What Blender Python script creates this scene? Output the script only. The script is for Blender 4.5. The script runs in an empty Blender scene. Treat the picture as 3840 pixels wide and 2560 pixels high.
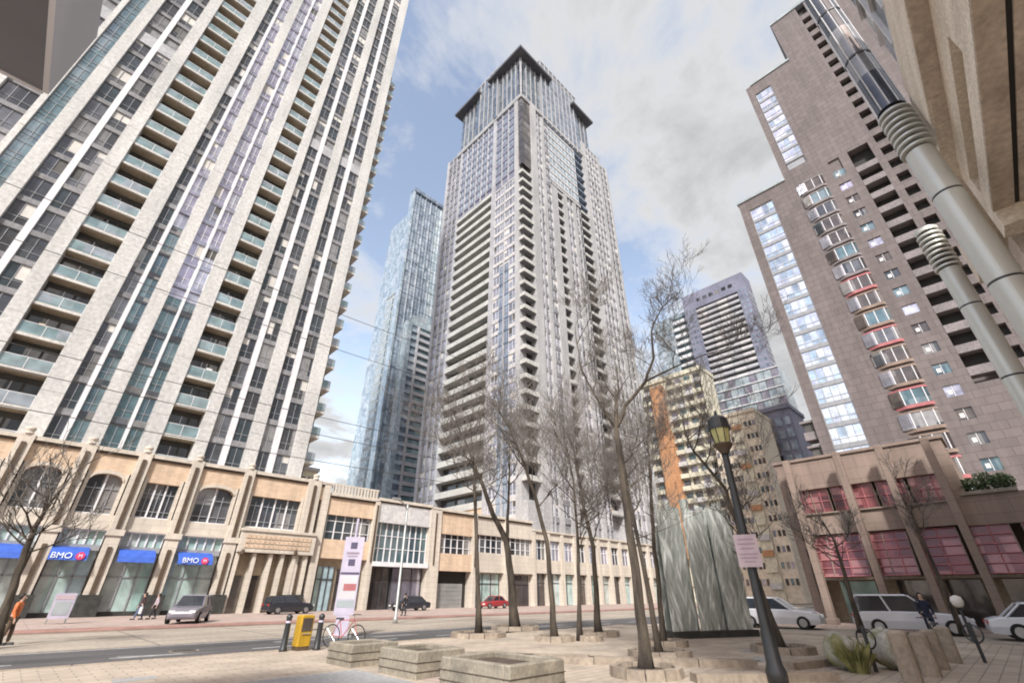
import bpy, math, random
from mathutils import Vector, Matrix
R = math.radians
scene = bpy.context.scene
random.seed(7)

# ------------------------------------------------------------------ camera
CAMZ = 1.65
PITCH, HEAD = R(29.4), R(45.45)          # up-tilt; heading measured from +X
cam_d = bpy.data.cameras.new('camera')
cam = bpy.data.objects.new('camera', cam_d)
scene.collection.objects.link(cam)
cam.location = (0, 0, CAMZ)
cam.rotation_euler = (R(90) + PITCH, 0, HEAD - R(90))
cam_d.sensor_width = 36
cam_d.lens = 36 * 1679 / 3840
cam_d.clip_start = 0.05
cam_d.clip_end = 6000
scene.camera = cam

# ------------------------------------------------------------------ sky, sun, exposure
SUN_EL, SUN_AZ = R(42), R(219)           # azimuth of the sun measured from +X
world = bpy.data.worlds.new('World')
scene.world = world
world.use_nodes = True
wn, wl = world.node_tree.nodes, world.node_tree.links
wn.clear()
def wnode(t, **k):
    n = wn.new(t)
    for a, b in k.items():
        setattr(n, a, b)
    return n
w_out = wnode('ShaderNodeOutputWorld'); w_bg = wnode('ShaderNodeBackground')
w_bg.inputs['Strength'].default_value = 0.1
w_sky = wnode('ShaderNodeTexSky', sky_type='NISHITA', sun_disc=False)
w_sky.sun_elevation = SUN_EL
w_sky.sun_rotation = R(90) - SUN_AZ
w_sky.air_density = 1.0; w_sky.dust_density = 1.2; w_sky.ozone_density = 1.4
w_tc = wnode('ShaderNodeTexCoord')
# clouds lie on a flat layer: project the view direction onto it
w_sep = wnode('ShaderNodeSeparateXYZ')
wl.new(w_tc.outputs['Generated'], w_sep.inputs[0])
w_zm = wnode('ShaderNodeMath', operation='MAXIMUM'); w_zm.inputs[1].default_value = 0.0
wl.new(w_sep.outputs['Z'], w_zm.inputs[0])
w_za = wnode('ShaderNodeMath', operation='ADD'); w_za.inputs[1].default_value = 0.22
wl.new(w_zm.outputs[0], w_za.inputs[0])
w_dx = wnode('ShaderNodeMath', operation='DIVIDE'); w_dy = wnode('ShaderNodeMath', operation='DIVIDE')
for dn, ch in ((w_dx, 'X'), (w_dy, 'Y')):
    wl.new(w_sep.outputs[ch], dn.inputs[0]); wl.new(w_za.outputs[0], dn.inputs[1])
w_cmb = wnode('ShaderNodeCombineXYZ')
wl.new(w_dx.outputs[0], w_cmb.inputs[0]); wl.new(w_dy.outputs[0], w_cmb.inputs[1])
w_n1 = wnode('ShaderNodeTexNoise'); w_n1.inputs['Scale'].default_value = 2.7
w_n1.inputs['Detail'].default_value = 9; w_n1.inputs['Roughness'].default_value = 0.62
w_n1.inputs['Distortion'].default_value = 0.25
w_map = wnode('ShaderNodeMapping'); w_map.inputs['Location'].default_value = (3.15, 0.4, 0)
wl.new(w_cmb.outputs[0], w_map.inputs[0]); wl.new(w_map.outputs[0], w_n1.inputs[0])
# cloud bank thicker to the right (over +X -Y), thinner to the left
w_mx = wnode('ShaderNodeMath', operation='MULTIPLY_ADD')
w_mx.inputs[1].default_value = 0.115; w_mx.inputs[2].default_value = -0.035
w_sub = wnode('ShaderNodeMath', operation='SUBTRACT')
wl.new(w_sep.outputs['X'], w_sub.inputs[0]); wl.new(w_sep.outputs['Y'], w_sub.inputs[1])
wl.new(w_sub.outputs[0], w_mx.inputs[0])
w_hz = wnode('ShaderNodeMapRange'); w_hz.inputs['From Min'].default_value = 0.0; w_hz.inputs['From Max'].default_value = 0.55
w_hz.inputs['To Min'].default_value = 0.24; w_hz.inputs['To Max'].default_value = 0.0
wl.new(w_sep.outputs['Z'], w_hz.inputs['Value'])
w_ad = wnode('ShaderNodeMath', operation='ADD'); w_ad2 = wnode('ShaderNodeMath', operation='ADD')
wl.new(w_n1.outputs[0], w_ad.inputs[0]); wl.new(w_mx.outputs[0], w_ad.inputs[1])
wl.new(w_ad.outputs[0], w_ad2.inputs[0]); wl.new(w_hz.outputs[0], w_ad2.inputs[1])
w_cr = wnode('ShaderNodeValToRGB')
w_cr.color_ramp.elements[0].position = 0.40; w_cr.color_ramp.elements[0].color = (0, 0, 0, 1)
w_cr.color_ramp.elements[1].position = 0.57; w_cr.color_ramp.elements[1].color = (1, 1, 1, 1)
wl.new(w_ad2.outputs[0], w_cr.inputs[0])
# cloud tone: bright thin edges, greyer thick cores
w_tone = wnode('ShaderNodeValToRGB')
e = w_tone.color_ramp.elements
e[0].position = 0.48; e[0].color = (4.6, 4.65, 4.75, 1)
e[1].position = 0.70; e[1].color = (3.05, 3.06, 3.1, 1)
wl.new(w_ad2.outputs[0], w_tone.inputs[0])
w_tint = wnode('ShaderNodeMix', data_type='RGBA', blend_type='MULTIPLY')
w_tint.inputs[0].default_value = 1.0
w_tint.inputs[7].default_value = (2.7, 2.15, 1.72, 1)
wl.new(w_sky.outputs[0], w_tint.inputs[6])
w_mix = wnode('ShaderNodeMix', data_type='RGBA')
wl.new(w_cr.outputs[0], w_mix.inputs[0]); wl.new(w_tint.outputs[2], w_mix.inputs[6]); wl.new(w_tone.outputs[0], w_mix.inputs[7])
wl.new(w_mix.outputs[2], w_bg.inputs['Color']); wl.new(w_bg.outputs[0], w_out.inputs[0])

sun_d = bpy.data.lights.new('sun', 'SUN')
sun_d.energy = 3.0
sun_d.angle = R(6)
sun_d.color = (1.0, 0.975, 0.94)
sun = bpy.data.objects.new('sun', sun_d)
scene.collection.objects.link(sun)
sdir = Vector((math.cos(SUN_EL) * math.cos(SUN_AZ), math.cos(SUN_EL) * math.sin(SUN_AZ), math.sin(SUN_EL)))
sun.rotation_euler = sdir.to_track_quat('Z', 'Y').to_euler()
sun.location = sdir * 300

vs = scene.view_settings
vs.view_transform = 'Standard'
vs.look = 'None'
vs.exposure = 0.9
vs.gamma = 1.0
scene.cycles.max_bounces = 6
scene.cycles.diffuse_bounces = 3
scene.cycles.use_denoising = True
scene.cycles.filter_width = 1.9

# ------------------------------------------------------------------ materials
MATS = {}
def _pos(nt, scale=(1, 1, 1)):
    g = nt.nodes.new('ShaderNodeNewGeometry')
    m = nt.nodes.new('ShaderNodeMapping'); m.inputs['Scale'].default_value = scale
    nt.links.new(g.outputs['Position'], m.inputs[0])
    return m.outputs[0]
def surf(name, col, col2=None, rough=0.85, scale=0.8, detail=6, stretch=(1, 1, 1), fine=None, bump=0.0, metal=0.0, spec=0.4, lo=0.35, hi=0.65):
    """diffuse-like surface: two tones mixed by a noise of the given scale, plus a fine speckle"""
    m = bpy.data.materials.new(name); m.use_nodes = True
    nt = m.node_tree; b = nt.nodes['Principled BSDF']
    col2 = col2 or tuple(c * 0.82 for c in col)
    n = nt.nodes.new('ShaderNodeTexNoise'); n.inputs['Scale'].default_value = scale; n.inputs['Detail'].default_value = detail
    nt.links.new(_pos(nt, stretch), n.inputs['Vector'])
    r = nt.nodes.new('ShaderNodeValToRGB')
    r.color_ramp.elements[0].position = lo; r.color_ramp.elements[0].color = (*col2, 1)
    r.color_ramp.elements[1].position = hi; r.color_ramp.elements[1].color = (*col, 1)
    nt.links.new(n.outputs[0], r.inputs[0])
    out = r.outputs[0]
    if fine:
        n2 = nt.nodes.new('ShaderNodeTexNoise'); n2.inputs['Scale'].default_value = fine; n2.inputs['Detail'].default_value = 3
        nt.links.new(_pos(nt), n2.inputs['Vector'])
        mr = nt.nodes.new('ShaderNodeMapRange'); mr.inputs['From Min'].default_value = 0.3; mr.inputs['From Max'].default_value = 0.7
        mr.inputs['To Min'].default_value = 0.8; mr.inputs['To Max'].default_value = 1.15
        nt.links.new(n2.outputs[0], mr.inputs[0])
        mx = nt.nodes.new('ShaderNodeMix'); mx.data_type = 'RGBA'; mx.blend_type = 'MULTIPLY'; mx.inputs[0].default_value = 1
        nt.links.new(out, mx.inputs[6]); nt.links.new(mr.outputs[0], mx.inputs[7])
        out = mx.outputs[2]
        if bump:
            bp = nt.nodes.new('ShaderNodeBump'); bp.inputs['Strength'].default_value = bump
            nt.links.new(n2.outputs[0], bp.inputs['Height']); nt.links.new(bp.outputs[0], b.inputs['Normal'])
    nt.links.new(out, b.inputs['Base Color'])
    b.inputs['Roughness'].default_value = rough
    b.inputs['Metallic'].default_value = metal
    b.inputs['Specular IOR Level'].default_value = spec
    MATS[name] = m
    return m
def glass(name, cols, cell=(1.55, 1.55, 3.3), rough=0.09, metal=0.35, spec=0.8, wav=0.012):
    """window glass over rooms: each pane-sized cell takes its own tone, the coat mirrors sky and street"""
    m = bpy.data.materials.new(name); m.use_nodes = True
    nt = m.node_tree; b = nt.nodes['Principled BSDF']
    g = nt.nodes.new('ShaderNodeNewGeometry')
    ad = nt.nodes.new('ShaderNodeVectorMath'); ad.operation = 'ADD'; ad.inputs[1].default_value = (0.37, 0.53, 0.41)
    nt.links.new(g.outputs['Position'], ad.inputs[0])
    sn = nt.nodes.new('ShaderNodeVectorMath'); sn.operation = 'SNAP'; sn.inputs[1].default_value = cell
    nt.links.new(ad.outputs[0], sn.inputs[0])
    wh = nt.nodes.new('ShaderNodeTexWhiteNoise'); nt.links.new(sn.outputs[0], wh.inputs['Vector'])
    r = nt.nodes.new('ShaderNodeValToRGB'); r.color_ramp.interpolation = 'CONSTANT'
    n = len(cols)
    els = r.color_ramp.elements
    els[0].position = 0; els[0].color = (*cols[0], 1)
    els[1].position = 1 / n; els[1].color = (*cols[1], 1)
    for i in range(2, n):
        e2 = els.new(i / n); e2.color = (*cols[i], 1)
    nt.links.new(wh.outputs[0], r.inputs[0])
    nz = nt.nodes.new('ShaderNodeTexNoise'); nz.inputs['Scale'].default_value = 0.9; nz.inputs['Detail'].default_value = 5
    nt.links.new(g.outputs['Position'], nz.inputs['Vector'])
    mr = nt.nodes.new('ShaderNodeMapRange'); mr.inputs['From Min'].default_value = 0.3; mr.inputs['From Max'].default_value = 0.7
    mr.inputs['To Min'].default_value = 0.7; mr.inputs['To Max'].default_value = 1.25
    nt.links.new(nz.outputs[0], mr.inputs[0])
    mx = nt.nodes.new('ShaderNodeMix'); mx.data_type = 'RGBA'; mx.blend_type = 'MULTIPLY'; mx.inputs[0].default_value = 1
    nt.links.new(r.outputs[0], mx.inputs[6]); nt.links.new(mr.outputs[0], mx.inputs[7])
    nt.links.new(mx.outputs[2], b.inputs['Base Color'])
    bp = nt.nodes.new('ShaderNodeBump'); bp.inputs['Strength'].default_value = 0.6; bp.inputs['Distance'].default_value = wav
    nt.links.new(nz.outputs[0], bp.inputs['Height']); nt.links.new(bp.outputs[0], b.inputs['Normal'])
    b.inputs['Roughness'].default_value = rough
    b.inputs['Metallic'].default_value = metal
    b.inputs['Specular IOR Level'].default_value = spec
    MATS[name] = m
    return m
def lines(name, col, mortar, size, rough=0.85, off=0.5, msize=0.02, axis='z', var=0.8):
    """coursed masonry or paving drawn by a brick texture in real metres"""
    m = bpy.data.materials.new(name); m.use_nodes = True
    nt = m.node_tree; b = nt.nodes['Principled BSDF']
    g = nt.nodes.new('ShaderNodeNewGeometry')
    sp = nt.nodes.new('ShaderNodeSeparateXYZ'); nt.links.new(g.outputs['Position'], sp.inputs[0])
    cb = nt.nodes.new('ShaderNodeCombineXYZ')
    if axis == 'z':
        ad = nt.nodes.new('ShaderNodeMath'); ad.operation = 'ADD'
        nt.links.new(sp.outputs['X'], ad.inputs[0]); nt.links.new(sp.outputs['Y'], ad.inputs[1])
        nt.links.new(ad.outputs[0], cb.inputs[0]); nt.links.new(sp.outputs['Z'], cb.inputs[1])
    else:
        nt.links.new(sp.outputs['X'], cb.inputs[0]); nt.links.new(sp.outputs['Y'], cb.inputs[1])
    bt = nt.nodes.new('ShaderNodeTexBrick')
    bt.offset = off
    bt.inputs['Scale'].default_value = 1.0
    bt.inputs['Brick Width'].default_value = size[0]; bt.inputs['Row Height'].default_value = size[1]
    bt.inputs['Mortar Size'].default_value = msize
    bt.inputs['Color1'].default_value = (*col, 1)
    bt.inputs['Color2'].default_value = (*(c * var for c in col), 1)
    bt.inputs['Mortar'].default_value = (*mortar, 1)
    nt.links.new(cb.outputs[0], bt.inputs['Vector'])
    n = nt.nodes.new('ShaderNodeTexNoise'); n.inputs['Scale'].default_value = 0.55; n.inputs['Detail'].default_value = 8
    nt.links.new(g.outputs['Position'], n.inputs['Vector'])
    mr = nt.nodes.new('ShaderNodeMapRange'); mr.inputs['From Min'].default_value = 0.3; mr.inputs['From Max'].default_value = 0.7
    mr.inputs['To Min'].default_value = 0.68 if axis == 'xy' else 0.76; mr.inputs['To Max'].default_value = 1.2 if axis == 'xy' else 1.15
    n.inputs['Roughness'].default_value = 0.68
    nt.links.new(n.outputs[0], mr.inputs[0])
    if axis == 'z':                       # rain streaks down the wall
        mp = nt.nodes.new('ShaderNodeMapping'); mp.inputs['Scale'].default_value = (1.6, 1.6, 0.16)
        nt.links.new(g.outputs['Position'], mp.inputs[0]); nt.links.new(mp.outputs[0], n.inputs['Vector'])
    mx = nt.nodes.new('ShaderNodeMix'); mx.data_type = 'RGBA'; mx.blend_type = 'MULTIPLY'; mx.inputs[0].default_value = 1
    nt.links.new(bt.outputs['Color'], mx.inputs[6]); nt.links.new(mr.outputs[0], mx.inputs[7])
    nt.links.new(mx.outputs[2], b.inputs['Base Color'])
    b.inputs['Roughness'].default_value = rough
    MATS[name] = m
    return m

surf('precast', (0.60, 0.595, 0.575), (0.47, 0.468, 0.455), scale=0.4, stretch=(1, 1, 0.25), fine=3.0, rough=0.8)
surf('precast_grey', (0.44, 0.44, 0.46), (0.35, 0.35, 0.37), scale=0.3, fine=3.0)
surf('tower_grey', (0.45, 0.447, 0.45), (0.345, 0.345, 0.35), scale=0.4, stretch=(1, 1, 0.25), fine=2.5)
surf('tower_slab', (0.53, 0.53, 0.50), (0.42, 0.42, 0.40), scale=0.5, fine=4)
surf('spandrel', (0.27, 0.27, 0.28), (0.19, 0.19, 0.20), scale=0.5, fine=4.0)
surf('slab_edge', (0.62, 0.60, 0.56), (0.50, 0.48, 0.45), scale=0.6, fine=4.0)
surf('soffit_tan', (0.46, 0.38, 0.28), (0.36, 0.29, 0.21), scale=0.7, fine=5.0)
surf('white_frame', (0.72, 0.72, 0.73), (0.62, 0.62, 0.64), rough=0.5, scale=1.5)
surf('dark_frame', (0.06, 0.06, 0.065), rough=0.5, scale=2)
surf('grey_frame', (0.30, 0.31, 0.33), rough=0.5, scale=2)
glass('glass_dark', [(0.045, 0.05, 0.06), (0.07, 0.075, 0.09), (0.13, 0.135, 0.15), (0.06, 0.06, 0.065), (0.20, 0.195, 0.19), (0.05, 0.065, 0.075), (0.085, 0.09, 0.10), (0.28, 0.27, 0.265)], metal=0.3)
glass('glass_lilac', [(0.40, 0.38, 0.47), (0.47, 0.45, 0.54), (0.36, 0.36, 0.43), (0.52, 0.51, 0.58), (0.43, 0.40, 0.50)], metal=0.7, rough=0.14)
glass('glass_teal', [(0.12, 0.19, 0.21), (0.16, 0.23, 0.25), (0.10, 0.15, 0.18), (0.20, 0.26, 0.28)], metal=0.5, rough=0.12)
glass('glass_rail', [(0.26, 0.35, 0.36), (0.30, 0.38, 0.40), (0.22, 0.31, 0.33), (0.33, 0.37, 0.41)], metal=0.35, rough=0.15)
glass('glass_crown', [(0.14, 0.175, 0.215), (0.19, 0.225, 0.26), (0.11, 0.14, 0.175), (0.25, 0.285, 0.31)], metal=0.4, rough=0.12)
glass('glass_haze', [(0.36, 0.355, 0.40), (0.42, 0.41, 0.455), (0.29, 0.29, 0.33), (0.22, 0.22, 0.25), (0.40, 0.385, 0.43)], metal=0.5, rough=0.14)
glass('glass_blue', [(0.25, 0.295, 0.36), (0.30, 0.35, 0.42), (0.20, 0.24, 0.30), (0.35, 0.40, 0.46)], metal=0.45, rough=0.12)
glass('glass_sky', [(0.42, 0.50, 0.54), (0.48, 0.55, 0.59), (0.36, 0.43, 0.48), (0.53, 0.58, 0.61)], metal=0.4, rough=0.15)
glass('glass_bright', [(0.70, 0.73, 0.80), (0.58, 0.62, 0.76), (0.78, 0.79, 0.83), (0.50, 0.60, 0.68), (0.64, 0.64, 0.74), (0.38, 0.44, 0.50)], cell=(0.95, 0.95, 1.45), metal=0.8, rough=0.12)
glass('glass_brown', [(0.09, 0.075, 0.07), (0.12, 0.10, 0.09), (0.07, 0.06, 0.06), (0.20, 0.18, 0.17)], metal=0.3)
glass('glass_shop', [(0.34, 0.50, 0.47), (0.42, 0.54, 0.51), (0.38, 0.50, 0.54), (0.47, 0.52, 0.50)], cell=(1.2, 1.2, 6), metal=0.15, rough=0.12)
glass('glass_red', [(0.15, 0.05, 0.055), (0.20, 0.065, 0.07), (0.12, 0.045, 0.055), (0.30, 0.14, 0.14)], cell=(0.8, 0.8, 0.8), metal=0.1, rough=0.2, spec=0.45)
surf('roof_metal', (0.10, 0.10, 0.11), (0.075, 0.075, 0.085), rough=0.6, scale=0.5)
surf('shade_black', (0.03, 0.028, 0.026), rough=0.7, scale=1)  # near-black for openings and recesses: their shade is put into the colour
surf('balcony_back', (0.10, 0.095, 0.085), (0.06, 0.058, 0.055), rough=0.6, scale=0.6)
lines('tan_brick', (0.63, 0.475, 0.34), (0.50, 0.40, 0.31), (0.6, 0.2), msize=0.012, var=0.84)
lines('pale_stone', (0.58, 0.525, 0.45), (0.38, 0.345, 0.30), (1.2, 0.6), msize=0.014, var=0.92)
surf('bronze_strip', (0.10, 0.07, 0.045), (0.07, 0.05, 0.035), rough=0.5, scale=2)
surf('black_granite', (0.035, 0.036, 0.035), (0.06, 0.06, 0.055), rough=0.35, scale=3, fine=20)
surf('awning_blue', (0.045, 0.12, 0.48), (0.035, 0.09, 0.40), rough=0.7, scale=2)
surf('logo_red', (0.55, 0.04, 0.13), rough=0.6)
surf('logo_white', (0.75, 0.80, 0.88), rough=0.6)
lines('pink_brick', (0.172, 0.146, 0.142), (0.118, 0.10, 0.097), (1.45, 0.97), msize=0.05, var=0.84)
lines('pink_stone', (0.27, 0.205, 0.168), (0.18, 0.137, 0.112), (1.4, 0.7), msize=0.015, var=0.93)
surf('red_frame', (0.42, 0.16, 0.16), (0.34, 0.12, 0.13), rough=0.5, scale=2)
surf('board_concrete', (0.82, 0.73, 0.61), (0.68, 0.59, 0.48), scale=0.9, stretch=(0.35, 1, 2.5), fine=9, rough=0.85)
surf('brown_shade_concrete', (0.62, 0.53, 0.44), (0.44, 0.365, 0.295), scale=0.8, stretch=(0.6, 1.5, 1), fine=6)  # darker, browner copy of the fascia concrete: underside shade put into the colour
surf('column_metal', (0.68, 0.68, 0.62), (0.58, 0.58, 0.53), rough=0.36, metal=0.3, scale=0.7, stretch=(1, 1, 0.3))
surf('dark_canopy', (0.13, 0.132, 0.15), (0.10, 0.102, 0.115), rough=0.5, scale=0.6, stretch=(0.3, 1, 1))
surf('grey_panel', (0.55, 0.54, 0.57), (0.46, 0.455, 0.48), rough=0.5, scale=0.8, stretch=(1, 0.3, 1))
lines('paver', (0.46, 0.385, 0.305), (0.22, 0.185, 0.15), (0.6, 0.3), msize=0.012, axis='xy', var=0.86)
lines('sidewalk', (0.40, 0.315, 0.275), (0.27, 0.22, 0.19), (1.5, 1.5), off=0.0, msize=0.02, axis='xy', var=0.94)
surf('concrete_lane', (0.38, 0.33, 0.27), (0.27, 0.235, 0.195), scale=0.6, stretch=(0.3, 1, 1), fine=6)
surf('asphalt', (0.105, 0.10, 0.10), (0.055, 0.055, 0.055), scale=0.5, stretch=(0.25, 1.5, 1), fine=14, rough=0.9)
surf('parapet_dark', (0.24, 0.215, 0.215), (0.18, 0.165, 0.165), scale=0.6, fine=4)
surf('boulder', (0.40, 0.385, 0.34), (0.22, 0.215, 0.11), scale=2.2, fine=12, bump=0.5, lo=0.42, hi=0.56)
surf('blind', (0.62, 0.60, 0.56), (0.50, 0.48, 0.45), rough=0.8, scale=0.7)
surf('iron', (0.10, 0.095, 0.09), (0.06, 0.055, 0.05), scale=6, fine=30, rough=0.6)
surf('city_ground', (0.22, 0.21, 0.20), (0.17, 0.165, 0.16), scale=0.1, fine=2)
surf('light_slab', (0.36, 0.36, 0.355), (0.28, 0.28, 0.28), scale=0.7, fine=8)
surf('kerb_stone', (0.36, 0.30, 0.235), (0.23, 0.19, 0.15), scale=1.2, fine=10, bump=0.2)
lines('red_brick_edge', (0.33, 0.17, 0.14), (0.28, 0.2, 0.17), (0.25, 0.12), msize=0.012, axis='xy')
surf('road_paint', (0.6, 0.6, 0.58), (0.42, 0.42, 0.41), scale=3, fine=12)
surf('planter_stone', (0.31, 0.275, 0.215), (0.19, 0.17, 0.135), scale=2.2, fine=14, bump=0.3)
surf('soil', (0.10, 0.075, 0.055), (0.06, 0.045, 0.035), scale=4, fine=20, bump=0.6)
surf('bark', (0.105, 0.085, 0.064), (0.038, 0.031, 0.025), scale=5, stretch=(1, 1, 0.22), fine=22, bump=0.9, rough=0.95)
surf('twig', (0.20, 0.18, 0.16), (0.12, 0.107, 0.096), scale=2, rough=0.95)
surf('leaf_green', (0.07, 0.11, 0.04), (0.03, 0.055, 0.02), scale=3)
surf('grass_yellow', (0.30, 0.29, 0.12), (0.14, 0.15, 0.05), scale=5)
surf('black_metal', (0.022, 0.024, 0.027), (0.03, 0.033, 0.036), rough=0.38, scale=2, spec=0.6)
surf('steel_grey', (0.40, 0.41, 0.40), (0.33, 0.34, 0.33), rough=0.4, metal=0.5, scale=1)
surf('lamp_glass', (0.52, 0.50, 0.25), (0.40, 0.38, 0.16), rough=0.25, scale=4)
surf('globe_white', (0.82, 0.78, 0.72), rough=0.3, scale=1)
surf('sign_pink', (0.50, 0.41, 0.45), (0.43, 0.35, 0.39), rough=0.5, scale=5)
surf('sign_ink', (0.30, 0.24, 0.30), rough=0.6)
surf('sign_white', (0.50, 0.46, 0.56), (0.42, 0.39, 0.49), rough=0.45, scale=2)
surf('sign_dark', (0.10, 0.09, 0.15), rough=0.5)
surf('yellow_paint', (0.46, 0.28, 0.02), (0.36, 0.22, 0.02), rough=0.5, scale=4)
surf('orange_plastic', (0.62, 0.17, 0.05), (0.5, 0.14, 0.05), rough=0.5, scale=3)
surf('car_white', (0.62, 0.63, 0.66), (0.56, 0.57, 0.60), rough=0.25, scale=1, spec=0.6)
surf('car_dark', (0.03, 0.032, 0.04), rough=0.22, scale=1, spec=0.6)
surf('car_grey', (0.20, 0.19, 0.22), rough=0.25, scale=1, spec=0.6)
surf('car_silver', (0.45, 0.46, 0.47), rough=0.25, metal=0.4, scale=1)
surf('car_red', (0.30, 0.035, 0.04), rough=0.25, scale=1, spec=0.6)
surf('tyre', (0.02, 0.02, 0.02), rough=0.9, scale=8)
surf('rim', (0.45, 0.45, 0.46), rough=0.3, metal=0.8, scale=3)
glass('car_glass', [(0.03, 0.035, 0.045), (0.04, 0.045, 0.055)], metal=0.2, rough=0.05)
surf('head_lamp', (0.8, 0.8, 0.78), rough=0.15)
surf('tail_lamp', (0.45, 0.03, 0.03), rough=0.2)
surf('skin', (0.50, 0.33, 0.25), rough=0.6, scale=6)
surf('cloth_navy', (0.022, 0.027, 0.05), rough=0.9, scale=8)
surf('cloth_dark', (0.06, 0.03, 0.035), rough=0.9, scale=8)
surf('cloth_jeans', (0.10, 0.13, 0.22), rough=0.9, scale=8)
surf('cloth_white', (0.62, 0.62, 0.64), rough=0.9, scale=8)
surf('hair_dark', (0.025, 0.02, 0.018), rough=0.7, scale=20)
surf('bag_tan', (0.30, 0.20, 0.12), rough=0.8, scale=8)
surf('orange_brick', (0.50, 0.27, 0.14), (0.40, 0.21, 0.11), scale=0.3, fine=2)
surf('beige_wall', (0.64, 0.61, 0.49), (0.54, 0.51, 0.41), scale=0.25, fine=1.5)
surf('rose_wall', (0.72, 0.64, 0.52), (0.60, 0.53, 0.43), scale=0.25, fine=1.5)
surf('lilac_wall', (0.225, 0.23, 0.30), (0.175, 0.18, 0.24), scale=0.2, fine=1.5)
surf('pale_band', (0.55, 0.54, 0.53), (0.47, 0.46, 0.47), scale=0.3, fine=2)
surf('slate_wall', (0.36, 0.40, 0.41), (0.30, 0.34, 0.36), scale=0.06, stretch=(1, 1, 0.2), fine=0.8)
surf('wire', (0.06, 0.06, 0.06), rough=0.6)

def streaked():
    """green-grey glass sheets with pale leaning streaks put into their colour"""
    m = bpy.data.materials.new('streak_glass'); m.use_nodes = True
    nt = m.node_tree; b = nt.nodes['Principled BSDF']
    g = nt.nodes.new('ShaderNodeNewGeometry')
    outs = []
    for ang, sc, seed in ((0.30, 1.0, 0), (-0.26, 1.25, 5), (0.1, 0.6, 11)):
        vr = nt.nodes.new('ShaderNodeVectorRotate'); vr.rotation_type = 'AXIS_ANGLE'
        vr.inputs['Axis'].default_value = (0.43, 0.90, 0); vr.inputs['Angle'].default_value = ang
        nt.links.new(g.outputs['Position'], vr.inputs['Vector'])
        mp = nt.nodes.new('ShaderNodeMapping')
        mp.inputs['Location'].default_value = (seed, seed * 0.7, seed * 0.3); mp.inputs['Scale'].default_value = (6.0 * sc, 6.0 * sc, 0.75 * sc)
        nt.links.new(vr.outputs[0], mp.inputs[0])
        n = nt.nodes.new('ShaderNodeTexNoise'); n.inputs['Scale'].default_value = 1.0; n.inputs['Detail'].default_value = 4
        nt.links.new(mp.outputs[0], n.inputs['Vector'])
        outs.append(n.outputs[0])
    mxm = nt.nodes.new('ShaderNodeMath'); mxm.operation = 'MAXIMUM'
    nt.links.new(outs[0], mxm.inputs[0]); nt.links.new(outs[1], mxm.inputs[1])
    r = nt.nodes.new('ShaderNodeValToRGB')
    e = r.color_ramp.elements
    e[0].position = 0.40; e[0].color = (0.33, 0.36, 0.33, 1)
    e[1].position = 0.655; e[1].color = (0.74, 0.77, 0.74, 1)
    x = e.new(0.575); x.color = (0.47, 0.50, 0.47, 1)
    nt.links.new(mxm.outputs[0], r.inputs[0])
    r2 = nt.nodes.new('ShaderNodeMapRange'); r2.inputs['From Min'].default_value = 0.35; r2.inputs['From Max'].default_value = 0.65
    r2.inputs['To Min'].default_value = 0.75; r2.inputs['To Max'].default_value = 1.2
    nt.links.new(outs[2], r2.inputs[0])
    mx = nt.nodes.new('ShaderNodeMix'); mx.data_type = 'RGBA'; mx.blend_type = 'MULTIPLY'; mx.inputs[0].default_value = 1
    nt.links.new(r.outputs[0], mx.inputs[6]); nt.links.new(r2.outputs[0], mx.inputs[7])
    nt.links.new(mx.outputs[2], b.inputs['Base Color'])
    b.inputs['Roughness'].default_value = 0.2
    b.inputs['Metallic'].default_value = 0.15
    MATS['streak_glass'] = m
streaked()

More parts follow.
